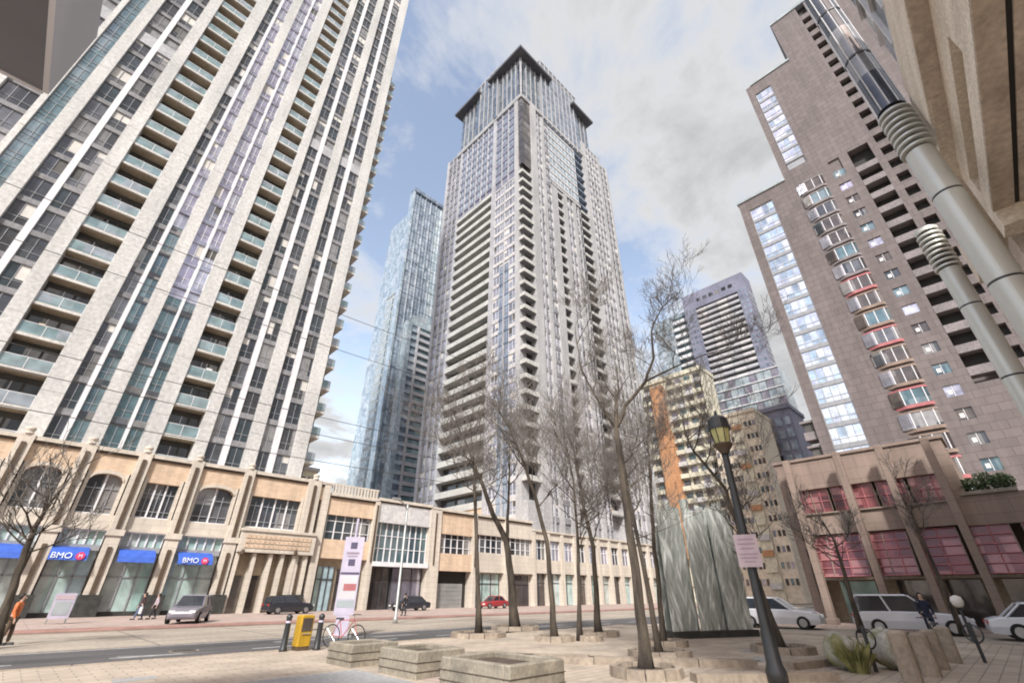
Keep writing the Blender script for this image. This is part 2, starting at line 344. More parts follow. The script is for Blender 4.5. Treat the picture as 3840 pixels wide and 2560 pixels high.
# ------------------------------------------------------------------ mesh helpers
class MB:
    def __init__(s):
        s.v, s.f, s.mi, s.mats = [], [], [], []
    def _m(s, mat):
        if mat not in s.mats:
            s.mats.append(mat)
        return s.mats.index(mat)
    def hexa(s, p, mat):
        """8 corners: bottom 0-3 counter-clockwise, top 4-7"""
        n = len(s.v); k = s._m(mat)
        s.v += [tuple(q) for q in p]
        for q in ((3, 2, 1, 0), (4, 5, 6, 7), (0, 1, 5, 4), (1, 2, 6, 5), (2, 3, 7, 6), (3, 0, 4, 7)):
            s.f.append(tuple(n + i for i in q)); s.mi.append(k)
        return s
    def box(s, x0, x1, y0, y1, z0, z1, mat):
        return s.hexa(((x0, y0, z0), (x1, y0, z0), (x1, y1, z0), (x0, y1, z0), (x0, y0, z1), (x1, y0, z1), (x1, y1, z1), (x0, y1, z1)), mat)
    def bev(s, x0, x1, y0, y1, z0, z1, mat, c=0.02):
        """box with a chamfered top edge and chamfered uprights"""
        k = s._m(mat); n = len(s.v)
        def ring(z, i):
            a, b_, d, e_ = x0 + i, x1 - i, y0 + i, y1 - i
            return [(a + c, d, z), (b_ - c, d, z), (b_, d + c, z), (b_, e_ - c, z), (b_ - c, e_, z), (a + c, e_, z), (a, e_ - c, z), (a, d + c, z)]
        s.v += ring(z0, 0) + ring(z1 - c, 0) + ring(z1, c)
        for j in range(2):
            for i in range(8):
                q = (i + 1) % 8
                s.f.append((n + 8 * j + i, n + 8 * j + q, n + 8 * (j + 1) + q, n + 8 * (j + 1) + i)); s.mi.append(k)
        s.f.append(tuple(n + 16 + i for i in range(8))); s.mi.append(k)
        s.f.append(tuple(n + i for i in reversed(range(8)))); s.mi.append(k)
        return s
    def tube(s, pts, rads, mat, n=6, caps=True):
        k = s._m(mat); base = len(s.v)
        pts = [Vector(p) for p in pts]
        up = None
        for i, p in enumerate(pts):
            t = (pts[min(i + 1, len(pts) - 1)] - pts[max(i - 1, 0)])
            if t.length < 1e-9:
                t = Vector((0, 0, 1))
            t.normalize()
            if up is None:
                up = Vector((1, 0, 0)) if abs(t.x) < 0.8 else Vector((0, 1, 0))
            a = (up - t * up.dot(t))
            if a.length < 1e-6:
                a = t.orthogonal()
            a.normalize(); up = a; b_ = t.cross(a)
            r = rads[i] if isinstance(rads, (list, tuple)) else rads
            for j in range(n):
                q = 2 * math.pi * j / n
                s.v.append(tuple(p + (a * math.cos(q) + b_ * math.sin(q)) * r))
        for i in range(len(pts) - 1):
            for j in range(n):
                q = (j + 1) % n
                s.f.append((base + i * n + j, base + i * n + q, base + (i + 1) * n + q, base + (i + 1) * n + j)); s.mi.append(k)
        if caps:
            s.f.append(tuple(base + j for j in reversed(range(n)))); s.mi.append(k)
            e_ = base + (len(pts) - 1) * n
            s.f.append(tuple(e_ + j for j in range(n))); s.mi.append(k)
        return s
    def lathe(s, x, y, prof, mat, n=24):
        """prof: (radius, z) pairs from the bottom up"""
        k = s._m(mat); base = len(s.v)
        for r, z in prof:
            for j in range(n):
                q = 2 * math.pi * j / n
                s.v.append((x + r * math.cos(q), y + r * math.sin(q), z))
        for i in range(len(prof) - 1):
            for j in range(n):
                q = (j + 1) % n
                s.f.append((base + i * n + j, base + i * n + q, base + (i + 1) * n + q, base + (i + 1) * n + j)); s.mi.append(k)
        s.f.append(tuple(base + j for j in reversed(range(n)))); s.mi.append(k)
        e_ = base + (len(prof) - 1) * n
        s.f.append(tuple(e_ + j for j in range(n))); s.mi.append(k)
        return s
    def poly(s, pts, mat):
        n = len(s.v); s.v += [tuple(p) for p in pts]
        s.f.append(tuple(range(n, n + len(pts)))); s.mi.append(s._m(mat))
        return s
    def loft(s, rings, mat, caps=True):
        k = s._m(mat); base = len(s.v); n = len(rings[0])
        for r in rings:
            s.v += [tuple(p) for p in r]
        for i in range(len(rings) - 1):
            for j in range(n):
                q = (j + 1) % n
                s.f.append((base + i * n + j, base + i * n + q, base + (i + 1) * n + q, base + (i + 1) * n + j)); s.mi.append(k)
        if caps:
            s.f.append(tuple(base + j for j in reversed(range(n)))); s.mi.append(k)
            e_ = base + (len(rings) - 1) * n
            s.f.append(tuple(e_ + j for j in range(n))); s.mi.append(k)
        return s
    def xf(s, M):
        s.v = [tuple(M @ Vector(p)) for p in s.v]
        return s
    def build(s, name, parent=None, smooth=False):
        me = bpy.data.meshes.new(name)
        me.from_pydata(s.v, [], s.f)
        for m in s.mats:
            me.materials.append(MATS[m])
        me.polygons.foreach_set('material_index', s.mi)
        if smooth:
            me.polygons.foreach_set('use_smooth', [True] * len(s.f))
        o = bpy.data.objects.new(name, me)
        scene.collection.objects.link(o)
        if parent:
            o.parent = parent
            o.matrix_parent_inverse = Matrix.Translation(-parent.location) if parent.type == 'EMPTY' and not parent.parent else Matrix.Identity(4)
        return o
def tag(o, label, cat, group=None):
    o['label'] = label; o['category'] = cat
    if group:
        o['group'] = group
    return o
def thing(name, label, cat, loc=(0, 0, 0), group=None):
    o = bpy.data.objects.new(name, None)
    scene.collection.objects.link(o)
    o.location = loc
    o.empty_display_size = 0.3
    return tag(o, label, cat, group)
def struct(name, mb):
    o = mb.build(name); o['kind'] = 'structure'
    return o

# projected size of a bounding box, used only to decide which repeats become parts of their own
CF, SF, CP, SP = math.cos(HEAD), math.sin(HEAD), math.cos(PITCH), math.sin(PITCH)
def project(p):
    x, y, z = p[0], p[1], p[2] - CAMZ
    fw = x * CF + y * SF; rt = x * SF - y * CF
    d = fw * CP + z * SP; u = -fw * SP + z * CP
    if d < 0.05:
        return None
    return (512 + 447.7 * rt / d, 341 - 447.7 * u / d)
def seen_area(vs_):
    P = [project(v) for v in vs_]
    if any(p is None for p in P):
        return 0.0
    x0, x1 = min(p[0] for p in P), max(p[0] for p in P)
    y0, y1 = min(p[1] for p in P), max(p[1] for p in P)
    w_ = min(x1, 1024) - max(x0, 0); h_ = min(y1, 682) - max(y0, 0)
    return w_ * h_ if w_ > 0 and h_ > 0 else 0.0

class Building:
    """a thing whose single parts share one MB each and whose repeats are gathered as items"""
    def __init__(s, name, label, cat, loc, group=None):
        s.root = thing(name, label, cat, loc, group)
        s.one, s.items, s.lab = {}, {}, {}
    def part(s, name):
        return s.one.setdefault(name, MB())
    def item(s, name):
        m = MB(); s.items.setdefault(name, []).append(m)
        return m
    def done(s, limit=96):
        for name, m in s.one.items():
            if m.v:
                o = m.build(name, s.root)
                if name in s.lab:
                    o['label'] = s.lab[name]
        for name, L in s.items.items():
            L = [(seen_area(m.v), i, m) for i, m in enumerate(L)]
            L.sort(key=lambda t: (-t[0], t[1]))
            single = [m for a, i, m in L[:limit]]
            rest = [m for a, i, m in L[limit:]]
            for m in single:
                m.build(name, s.root)
            if rest:
                big = MB()
                for m in rest:
                    n = len(big.v)
                    idx = [big._m(q) for q in m.mats]
                    big.v += m.v
                    big.f += [tuple(n + i for i in f) for f in m.f]
                    big.mi += [idx[i] for i in m.mi]
                o = big.build(name, s.root); o['kind'] = 'stuff'
        return s.root

# facade coordinates: s along the wall, d inwards, z up
def face_y(Y):
    return lambda s0, s1, d0, d1, z0, z1: (s0, s1, Y + d0, Y + d1, z0, z1)
def face_x(X):
    return lambda s0, s1, d0, d1, z0, z1: (X + d0, X + d1, s0, s1, z0, z1)

def pier(b, T, s0, s1, z0, z1, mat='precast', proj=0.0, back=1.8, name='pier', step=None):
    m = b.item(name)
    if step:
        z = z0
        while z < z1 - 0.01:
            e_ = min(z + step, z1)
            m.box(*T(s0, s1, -proj, back, z, e_ - 0.04), mat)
            m.box(*T(s0 + 0.03, s1 - 0.03, -proj + 0.03, back, e_ - 0.04, e_), mat)
            z = e_
    else:
        m.box(*T(s0, s1, -proj, back, z0, z1), mat)
vrng = random.Random(21)
def windows(b, T, s0, s1, z0, z1, fh, zr, g='glass_dark', sp='spandrel', fr='grey_frame', spd=0.85, n=1, rows=1, d=0.32, name='window', spf=0.16, ft=0.05):
    """one window per floor between spandrels; n panes across, rows panes high"""
    k = math.ceil((z0 - zr - 0.01) / fh)
    S = b.item('spandrel')
    z = zr + k * fh
    S.box(*T(s0, s1, d + 0.06, 1.8, z0, z1), sp)
    while z < z1 - 0.5:
        S.box(*T(s0, s1, spf, d + 0.06, z, min(z + spd, z1)), sp)
        a, c = z + spd, min(z + fh, z1)
        if c - a > 0.4:
            m = b.item(name)
            m.box(*T(s0, s1, d, d + 0.055, a, c), g)
            if g in ('glass_dark', 'glass_haze', 'glass_lilac') and vrng.random() < 0.34:
                q = s0 + (s1 - s0) * (vrng.choice((0, 0.5)) if n > 1 else 0); e_ = s1 if n < 2 or vrng.random() < 0.4 else min(s1, q + (s1 - s0) * 0.5)
                m.box(*T(q + 0.02, e_ - 0.02, d - 0.004, d - 0.001, a + (c - a) * vrng.uniform(0.25, 0.8), c - 0.02), 'blind' if vrng.random() < 0.7 else 'balcony_back')
            for i in range(n + 1):
                q = s0 + (s1 - s0) * i / n
                l, r_ = (q, q + ft) if i == 0 else ((q - ft, q) if i == n else (q - ft / 2, q + ft / 2))
                m.box(*T(l, r_, d - 0.07, d - 0.001, a, c), fr)
            for j in range(rows + 1):
                q = a + (c - a) * (1 if j == rows else (0 if j == 0 else j / rows * 0.62))
                l, r_ = (q, q + ft) if j == 0 else ((q - ft, q) if j == rows else (q - ft / 2, q + ft / 2))
                m.box(*T(s0 + ft, s1 - ft, d - 0.06, d - 0.002, l, r_), fr)
        z += fh
def balconies(b, T, s0, s1, z0, z1, fh, zr, rail='glass_rail', solid=0.0, deep=1.5, back='balcony_back', slab='slab_edge', out=0.0, rh=1.1, door='glass_dark', sides=False):
    """one recessed balcony per floor: slab, railing or parapet, door glass behind"""
    k = math.ceil((z0 - zr - 0.01) / fh)
    z = zr + k * fh
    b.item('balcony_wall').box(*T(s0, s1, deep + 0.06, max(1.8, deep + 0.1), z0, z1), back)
    while z < z1 - 0.5:
        m = b.item('balcony')
        m.box(*T(s0, s1, -out, deep + 0.05, z - 0.28, z), slab)
        if z + rh < z1:
            if solid:
                m.box(*T(s0, s1, -out, -out + 0.14, z, z + solid), rail)
            else:
                m.box(*T(s0, s1, -out + 0.05, -out + 0.09, z + 0.04, z + rh), rail)
                m.box(*T(s0, s1, -out + 0.04, -out + 0.10, z + rh, z + rh + 0.05), 'white_frame')
                nn = max(1, round((s1 - s0) / 1.5))
                for i in range(nn + 1):
                    q = s0 + (s1 - s0 - 0.05) * i / nn
                    m.box(*T(q, q + 0.05, -out + 0.02, -out + 0.045, z, z + rh), 'white_frame')
            m.box(*T(s0 + 0.2, s0 + (s1 - s0) * 0.62, deep - 0.02, deep + 0.055, z + 0.05, min(z + 2.4, z1)), door)
            for _ in range(vrng.choice((0, 0, 1, 2)) if deep > 1.2 else 0):
                x_ = vrng.uniform(s0 + 0.3, s1 - 0.9); w_ = vrng.uniform(0.35, 0.7)
                m.box(*T(x_, x_ + w_, 0.6, 1.1, z + 0.01, z + vrng.uniform(0.5, 1.7)), vrng.choice(('white_frame', 'bark', 'leaf_green', 'dark_frame', 'steel_grey', 'tan_brick')))
            q = s0 + (s1 - s0) * 0.4
            m.box(*T(q, q + 0.08, deep - 0.07, deep - 0.021, z + 0.05, min(z + 2.4, z1)), 'white_frame')
            m.box(*T(s0 + (s1 - s0) * 0.68, s1 - 0.15, deep, deep + 0.055, z + 0.8, min(z + 2.4, z1)), door)
        z += fh

# ================================================================== ground and streets
struct('ground', MB().box(-900, 1200, -900, 1200, -0.6, -0.12, 'city_ground'))
struct('plaza', MB().box(-60, 27.5, -60, 18.4, -0.119, 0.0, 'paver'))
struct('plaza_slab', MB().poly([(-4, -4, 0.004), (6.9, -4, 0.004), (6.9, 12.6, 0.004), (4.2, 12.6, 0.004), (1.5, 9.5, 0.004), (-4, 5, 0.004)], 'light_slab'))
m = MB()
for i in range(58):
    x = -60 + i * 1.51
    m.bev(x, x + 1.5, 18.41, 18.71, -0.119, 0.012, 'kerb_stone', 0.03)
struct('near_kerb', m)
struct('road', MB().box(-300, 300, 18.75, 24.9, -0.119, -0.112, 'asphalt'))
m = MB()
for i in range(40):
    m.poly([(-60 + i * 4.2, 21.0, -0.108), (-58 + i * 4.2, 21.0, -0.108), (-58 + i * 4.2, 21.14, -0.108), (-60 + i * 4.2, 21.14, -0.108)], 'road_paint')
m.poly([(-100, 24.5, -0.108), (100, 24.5, -0.108), (100, 24.64, -0.108), (-100, 24.64, -0.108)], 'road_paint')
struct('road_markings', m)
struct('concrete_lane', MB().box(-300, 300, 24.95, 35.6, -0.119, -0.098, 'concrete_lane'))
struct('brick_edge', MB().bev(-300, 300, 35.65, 37.4, -0.119, 0.03, 'red_brick_edge', 0.04))
struct('far_sidewalk', MB().box(-300, 300, 37.42, 70, -0.119, 0.02, 'sidewalk'))
m = MB()
for i in range(60):
    m.box(-150 + i * 5, -149.95 + i * 5, 24.96, 35.6, -0.0975, -0.096, 'asphalt')
m.box(-150, 150, 30.2, 30.25, -0.0975, -0.0955, 'asphalt')
struct('lane_joints', m)
struct('side_street', MB().box(27.55, 36.2, -120, 18.7, -0.119, -0.1, 'concrete_lane'))
struct('side_kerb', MB().bev(27.2, 27.5, -60, 18.4, 0.001, 0.03, 'kerb_stone', 0.02))
struct('east_sidewalk', MB().box(36.25, 47, -120, 18.7, -0.119, 0.02, 'sidewalk'))
# low stone edges of the tree terrace
m = MB()
for (p, q) in (((9.9, 12.9), (14.3, 5.6)), ((12.0, 9.0), (9.4, 13.4)), ((14.6, 5.0), (22.0, 2.9)), ((11.2, 5.8), (13.6, 3.7))):
    a, c = Vector((*p, 0)), Vector((*q, 0)); t = (c - a).normalized(); nrm = Vector((-t.y, t.x, 0)) * 0.2
    n = max(1, int((c - a).length / 1.4))
    for i in range(n):
        u = a + (c - a) * (i / n) + t * 0.01; w = a + (c - a) * ((i + 1) / n) - t * 0.01
        z = 0.16 + 0.01 * (i % 3)
        m.hexa([(u - nrm), (w - nrm), (w + nrm), (u + nrm)] + [p_ + Vector((0, 0, z)) for p_ in ((u - nrm * .9), (w - nrm * .9), (w + nrm * .9), (u + nrm * .9))], 'kerb_stone')
struct('terrace_kerb', m)

# ================================================================== left tower
b = Building('apartment_tower', 'very tall apartment tower with cream concrete piers and recessed balconies rising on the left', 'tower', (3, 60, 11))
T = face_y(56.5); FH, ZR = 3.27, 15.98; Z0, Z1 = 11.2, 141
b.part('wall').box(-34, 20.2, 58.31, 84, 11.2, 142.5, 'precast')
cols = [('p', -34, -32.6), ('w', -32.6, -31), ('t', -31, -30.5), ('w', -30.5, -28.9), ('p', -28.9, -27.6), ('b', -27.6, -24.4), ('p', -24.4, -23),
        ('w', -23, -21.4), ('t', -21.4, -20.9), ('w', -20.9, -19.6), ('p', -19.6, -18.5), ('w', -18.5, -15.85), ('p', -15.85, -15.35),
        ('c', -15.35, -13.9), ('p', -13.9, -12.75), ('w', -12.75, -11.1), ('t', -11.1, -10.55), ('w', -10.55, -8.95), ('p', -8.95, -7.7),
        ('b', -7.7, -4.15), ('p', -4.15, -2.5), ('w', -2.5, -1.38), ('t', -1.38, -1.0), ('l', -1.0, 0.13), ('p', 0.13, 1.42),
        ('l', 1.42, 2.82), ('t', 2.82, 3.1), ('l', 3.1, 4.22), ('p', 4.22, 5.72), ('b', 5.72, 8.7), ('p', 8.7, 9.85),
        ('w', 9.85, 11.4), ('t', 11.4, 12.02), ('w', 12.02, 13.57), ('p', 13.57, 14.92), ('w', 14.92, 16.28), ('t', 16.28, 16.98), ('w', 16.98, 18.6), ('p', 18.6, 20.2)]
for ty, a, c in cols:
    if ty == 'p':
        pier(b, T, a, c, Z0, Z1, 'precast', proj=0.16, step=FH * 2)
    elif ty == 't':
        pier(b, T, a, c, Z0, Z1, 'white_frame', proj=-0.1, name='mullion_strip')
    elif ty == 'w':
        windows(b, T, a, c, Z0, 64.5, FH, ZR, 'glass_dark', 'spandrel', 'grey_frame', spd=0.6, n=2 if c - a < 2 else 3, rows=2)
        windows(b, T, a, c, 66.5, Z1, FH, ZR, 'glass_dark', 'spandrel', 'grey_frame', spd=0.6, n=2 if c - a < 2 else 3, rows=2)
        b.item('belt').box(*T(a, c, 0.1, 1.8, 64.5, 66.5), 'precast_grey')
    elif ty == 'l':
        z_l = 31 if a > 0 else 40
        windows(b, T, a, c, Z0, z_l, FH, ZR, 'glass_teal', 'glass_dark', 'grey_frame', spd=0.7, n=2, rows=2)
        windows(b, T, a, c, z_l, Z1, FH, ZR, 'glass_lilac', 'glass_lilac', 'white_frame', spd=0.6, n=2, rows=2)
    elif ty == 'c':
        windows(b, T, a, c, Z0, Z1, FH, ZR, 'glass_teal', 'glass_teal', 'grey_frame', spd=0.5, n=2, rows=3, d=0.2)
    elif ty == 'b':
        balconies(b, T, a, c, Z0, Z1, FH, ZR, 'glass_rail')
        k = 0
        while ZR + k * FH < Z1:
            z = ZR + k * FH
            b.item('ceiling_shade').box(*T(a + 0.02, c - 0.02, 0.25, 1.55, z - 0.285, z - 0.281), 'soffit_tan'); k += 1  # tan sheet under each slab: shade of the underside put into colour
# roof cap and the balconies that wrap the right-hand corner
b.part('parapet').box(-34.3, 20.5, 56.1, 84.3, 142.5, 143.6, 'precast')
m_c = b.part('corner_wall')
m_c.box(18.9, 20.6, 58.31, 62, Z0, Z1, 'precast_grey')
k = -1
while ZR + k * FH < 95:
    z = ZR + k * FH
    m = b.item('balcony')
    m.box(20.2, 21.7, 57.2, 61.6, z - 0.3, z, 'slab_edge'); m.box(20.62, 20.67, 57.3, 61.4, z + 0.1, z + 2.7, 'shade_black')
    m.box(20.2, 21.66, 57.22, 57.28, z + 0.03, z + 1.1, 'glass_rail')
    m.box(21.6, 21.66, 57.3, 61.5, z + 0.03, z + 1.1, 'glass_rail')
    k += 1
b.done()

# ------------------------------------------------------------------ podium below it
b = Building('bank_podium', 'two-storey tan brick podium with arched windows and bronze-striped piers under the cream tower', 'building', (4, 58, 0))
T = face_y(55.0)
W = b.part('wall')
W.box(-40, 23.6, 56.2, 76, 0.02, 13.0, 'tan_brick')
W.box(*T(-40, 23.6, 0.0, 1.2, 11.3, 13.0), 'tan_brick')
W.box(*T(-40, 23.6, 0.0, 1.2, 6.75, 7.75), 'pale_stone')
C = b.part('cornice')
C.box(*T(-40, 23.7, -0.3, 1.2, 13.02, 13.35), 'pale_stone')
C.box(*T(-40, 23.7, -0.14, 1.2, 12.8, 13.0), 'bronze_strip')
C.box(*T(-40, 23.7, -0.1, 0.0, 6.5, 6.74), 'pale_stone')
pcs = [-32.9, -27.6, -22.2, -17, -12.2, -7.8, -3.3, 0.84, 5.0, 9.35, 14.3, 21.45]
for i, pc in enumerate(pcs):
    m = b.item('pier')
    w_ = 0.5 if pc < 20 else 0.75
    m.box(*T(pc - w_, pc + w_, -0.42, 0.3, 1.6, 13.4), 'pale_stone')
    m.box(*T(pc - w_ - 0.12, pc + w_ + 0.12, -0.55, 0.3, 6.1, 6.6), 'pale_stone')
    for (za, zb) in ((1.6, 5.2), (6.65, 12.7)):
        m.box(*T(pc - 0.15, pc + 0.15, -0.56, -0.421, za, zb), 'bronze_strip')
    m.box(*T(pc - w_ - 0.3, pc + w_ + 0.3, -0.75, 0.3, 0.02, 1.59), 'black_granite')
    f = b.item('finial')
    f.lathe(pc, 54.8, [(0.34, 13.4), (0.36, 13.5), (0.28, 13.6), (0.36, 13.8), (0.34, 13.95), (0.1, 14.05)], 'pale_stone', 12)
pier(b, T, 22.7, 23.5, 0.02, 13.1, 'pale_stone', proj=0.3, back=1.0)
b.part('sconce')
for i in range(len(pcs) - 1):
    a, c = pcs[i] + 0.62, pcs[i + 1] - (0.62 if i < len(pcs) - 2 else 0.8)
    arch = not (i == len(pcs) - 2 or pcs[i] in (5.0,))
    zt, za = (11.15, 10.55) if arch else (10.85, 10.85)
    s0, s1 = a + 0.25, c - 0.25
    W.box(*T(a, s0, 0, 1.2, 7.75, 11.3), 'pale_stone'); W.box(*T(s1, c, 0, 1.2, 7.75, 11.3), 'pale_stone')
    n = 10
    def az(u):
        return za + (zt - za) * math.sqrt(max(0.0, 1 - (2 * u - 1) ** 2))
    if arch:
        for j in range(n):
            u0, u1 = j / n, (j + 1) / n
            x0, x1 = s0 + (s1 - s0) * u0, s0 + (s1 - s0) * u1
            W.hexa([(x0, 55, az(u0)), (x1, 55, az(u1)), (x1, 56.2, az(u1)), (x0, 56.2, az(u0)), (x0, 55, 11.3), (x1, 55, 11.3), (x1, 56.2, 11.3), (x0, 56.2, 11.3)], 'tan_brick')
            e_ = b.item('arch_trim') if j == 0 else e_
            e_.hexa([(x0, 54.9, az(u0)), (x1, 54.9, az(u1)), (x1, 54.995, az(u1)), (x0, 54.995, az(u0)), (x0, 54.9, az(u0) + .28), (x1, 54.9, az(u1) + .28), (x1, 54.995, az(u1) + .28), (x0, 54.995, az(u0) + .28)], 'pale_stone')
    else:
        W.box(*T(s0, s1, 0, 1.2, 10.85, 11.3), 'tan_brick')
    m = b.item('window')
    pts = [(s0, 55.55, 7.76)] + [(s1, 55.55, 7.76)] + [(s1 - (s1 - s0) * j / n, 55.55, az(1 - j / n)) for j in range(n + 1)] if arch else [(s0, 55.55, 7.76), (s1, 55.55, 7.76), (s1, 55.55, 10.85), (s0, 55.55, 10.85)]
    m.poly(pts, 'glass_dark')
    nb = 2 if arch else (3 if c - a < 5 else 4)
    for j in range(1, nb):
        x = s0 + (s1 - s0) * j / nb
        m.box(x - 0.07, x + 0.07, 55.4, 55.54, 7.78, az(j / nb) - 0.02, 'white_frame')
    for j in range(nb):
        x = s0 + (s1 - s0) * (j + 0.5) / nb
        m.box(x - 0.03, x + 0.03, 55.44, 55.54, 7.78, 10.4, 'grey_frame')
    for z in (8.35, 9.9):
        m.box(s0 + 0.03, s1 - 0.03, 55.45, 55.535, z, z + 0.06, 'grey_frame')
    m.box(s0, s1, 55.3, 55.54, 7.765, 7.86, 'white_frame')
    if i == len(pcs) - 2:
        continue                                             # the last bay is the entrance
    # transom lights, fascia and shopfront
    t_ = b.item('transom')
    t_.box(*T(a, c, 0.35, 0.40, 5.35, 6.5), 'glass_shop')
    for j in range(6):
        x = a + (c - a) * j / 5
        t_.box(x - 0.06 if j else x, x + (0.06 if j < 5 else 0), 55.22, 55.349, 5.35, 6.5, 'white_frame')
    t_.box(*T(a, c, 0.2, 0.349, 6.42, 6.5), 'white_frame')
    b.part('fascia').box(*T(a, c, 0.2, 0.6, 4.9, 5.34), 'grey_frame')
    g = b.item('shopfront')
    g.box(*T(a, c, 0.55, 0.60, 0.36, 4.9), 'glass_shop')
    for j in range(4):
        x = a + (c - a) * j / 3
        g.box(max(a, x - 0.05), min(c, x + 0.05), 55.45, 55.549, 0.36, 4.9, 'grey_frame')
    g.box(*T(a, c, 0.45, 0.549, 2.9, 3.0), 'grey_frame')
    W.box(*T(a, c, 0.4, 1.2, 0.02, 0.35), 'black_granite')
# entrance bay: frieze of raised blocks over a deep porch
a, c = 14.95, 20.6
F = b.part('portal_frieze')
F.box(*T(a, 22.6, -0.8, 0.0, 5.35, 7.3), 'pale_stone')
F.box(*T(a - 0.1, 22.7, -0.95, 0.0, 7.31, 7.55), 'pale_stone')
for r_ in range(3):
    for j in range(14):
        F.box(a + 0.5 + j * 0.48, a + 0.5 + j * 0.48 + 0.4, 54.13, 54.199, 5.75 + r_ * 0.45, 5.75 + r_ * 0.45 + 0.34, 'tan_brick')
D = b.part('entrance')
D.box(*T(a, 22.6, 0.6, 1.2, 0.02, 5.3), 'soffit_tan')
for j, x in enumerate((15.0, 16.6, 18.2, 19.4, 20.6, 21.9)):
    D.box(x, x + 0.34, 54.5, 55.59, 0.02, 5.3, 'pale_stone')
for x, mt in ((15.5, 'glass_brown'), (17.05, 'glass_brown')):
    D.box(x, x + 1.0, 55.5, 55.59, 0.05, 3.3, mt)
for x, z in ((16.0, 5.0), (21.2, 5.2)):
    b.item('wall_lantern').lathe(x - 0.6, 54.0, [(0.06, z), (0.16, z + 0.1), (0.18, z + 0.45), (0.08, z + 0.6)], 'bronze_strip', 8)
podium = b
b.done()

# blue awnings hang on the bank's shopfronts
def text_mesh(txt, size, mat, name, parent, M):
    cu = bpy.data.curves.new(name, 'FONT'); cu.body = txt; cu.size = size; cu.extrude = 0.012; cu.align_x = 'CENTER'; cu.align_y = 'CENTER'
    tmp = bpy.data.objects.new(name + '_curve', cu); scene.collection.objects.link(tmp)
    bpy.context.view_layer.update()
    me = bpy.data.meshes.new_from_object(tmp.evaluated_get(bpy.context.evaluated_depsgraph_get()))
    bpy.data.objects.remove(tmp); bpy.data.curves.remove(cu)
    me.transform(M); me.materials.clear(); me.materials.append(MATS[mat]); me.name = name
    o = bpy.data.objects.new(name, me); scene.collection.objects.link(o); o.parent = parent
    if parent.type == 'EMPTY':
        o.matrix_parent_inverse = Matrix.Translation(-parent.location)
    return o
awn = [(-2.4, 0.0, 'plain', 'blue bank awning at the far left edge half behind the leaning street tree'),
       (1.35, 3.75, 'logo', 'blue bank awning with white lettering and red roundel, left of the plain middle awning'),
       (5.75, 8.4, 'plain', 'plain blue awning without lettering, between the two lettered bank awnings'),
       (10.15, 13.0, 'logo', 'blue bank awning with white lettering and red roundel, nearest to the porch entrance')]
for a, c, kind, lab in awn:
    r_ = thing('awning', lab, 'awning', ((a + c) / 2, 55, 4.0), 'blue awnings along the bank front')
    m = MB()
    pr = [(55.5, 5.2), (54.6, 4.95), (53.95, 4.5), (53.8, 4.05), (53.84, 4.05), (54.0, 4.45), (54.62, 4.9), (55.5, 5.14)]
    m.loft([[(x, y, z) for y, z in pr] for x in (a, c)], 'awning_blue')
    m.build('canvas', r_)
    m = MB()
    for x in (a + 0.03, (a + c) / 2, c - 0.07):
        m.tube([(x, 53.85, 4.03), (x, 55.45, 4.03)], 0.02, 'grey_frame', 5)
    m.build('frame', r_)
    if kind == 'logo':
        M_ = Matrix.Translation(((a + c) / 2 - 0.45, 53.79, 4.36)) @ Matrix.Rotation(R(80), 4, 'X')
        text_mesh('BMO', 0.62, 'logo_white', 'lettering', r_, M_)
        m = MB()
        m.lathe(0, 0, [(0.3, 0.0), (0.3, 0.03)], 'logo_red', 20)
        m.xf(Matrix.Translation(((a + c) / 2 + 0.72, 53.8, 4.37)) @ Matrix.Rotation(R(80), 4, 'X'))
        o = m.build('roundel', r_)
        text_mesh('M', 0.36, 'logo_white', 'letter', o, Matrix.Translation(((a + c) / 2 + 0.72, 53.755, 4.365)) @ Matrix.Rotation(R(80), 4, 'X'))

# ------------------------------------------------------------------ lower shops between the towers
b = Building('shop_block', 'low tan brick shop block with glazed middle bay between the cream and central towers', 'building', (34, 58, 0))
T = face_y(55.0)
W = b.part('wall')
W.box(23.7, 58.8, 56.6, 75, 0.02, 11.9, 'tan_brick')
W.box(*T(23.7, 29.6, 0, 1.6, 9.85, 11.9), 'tan_brick')
W.box(*T(23.7, 29.6, 0, 1.6, 5.2, 7.2), 'tan_brick')
W.box(*T(30.2, 38.2, -0.1, 1.6, 9.6, 12.1), 'pale_band')
W.box(*T(30.2, 38.2, -0.5, 1.6, 4.6, 5.1), 'white_frame')
W.box(*T(40, 46, 0, 1.6, 9.0, 11.9), 'tan_brick'); W.box(*T(40, 46, 0, 1.6, 4.4, 6.55), 'tan_brick')
W.box(*T(46.6, 58.8, 0, 1.6, 9.4, 11.9), 'pale_stone'); W.box(*T(46.6, 58.8, 0, 1.6, 4.4, 7.0), 'pale_stone')
C = b.part('cornice')
for s0, s1, z in ((23.7, 30, 11.92), (30.1, 38.3, 12.12), (38.4, 46.3, 11.92), (46.4, 58.8, 11.92)):
    C.box(*T(s0, s1, -0.35, 1.5, z, z + 0.35), 'pale_stone')
    C.box(*T(s0, s1, -0.15, 1.5, z - 0.2, z - 0.02), 'bronze_strip')
for j in range(14):
    C.box(24 + j * 0.43, 24.2 + j * 0.43, 54.9, 55.2, 12.28, 13.2, 'pale_stone')
C.box(*T(23.7, 30, 0, 0.3, 13.2, 13.4), 'pale_stone')
for s0, s1 in ((29.6, 30.2), (38.2, 40.0), (46, 46.6), (52.4, 53.0)):
    pier(b, T, s0, s1, 0.02, 12.0, 'pale_stone', proj=0.35, back=1.5)
    b.item('pier_strip').box(*T((s0 + s1) / 2 - 0.1, (s0 + s1) / 2 + 0.1, -0.45, -0.351, 5, 11.5), 'bronze_strip')
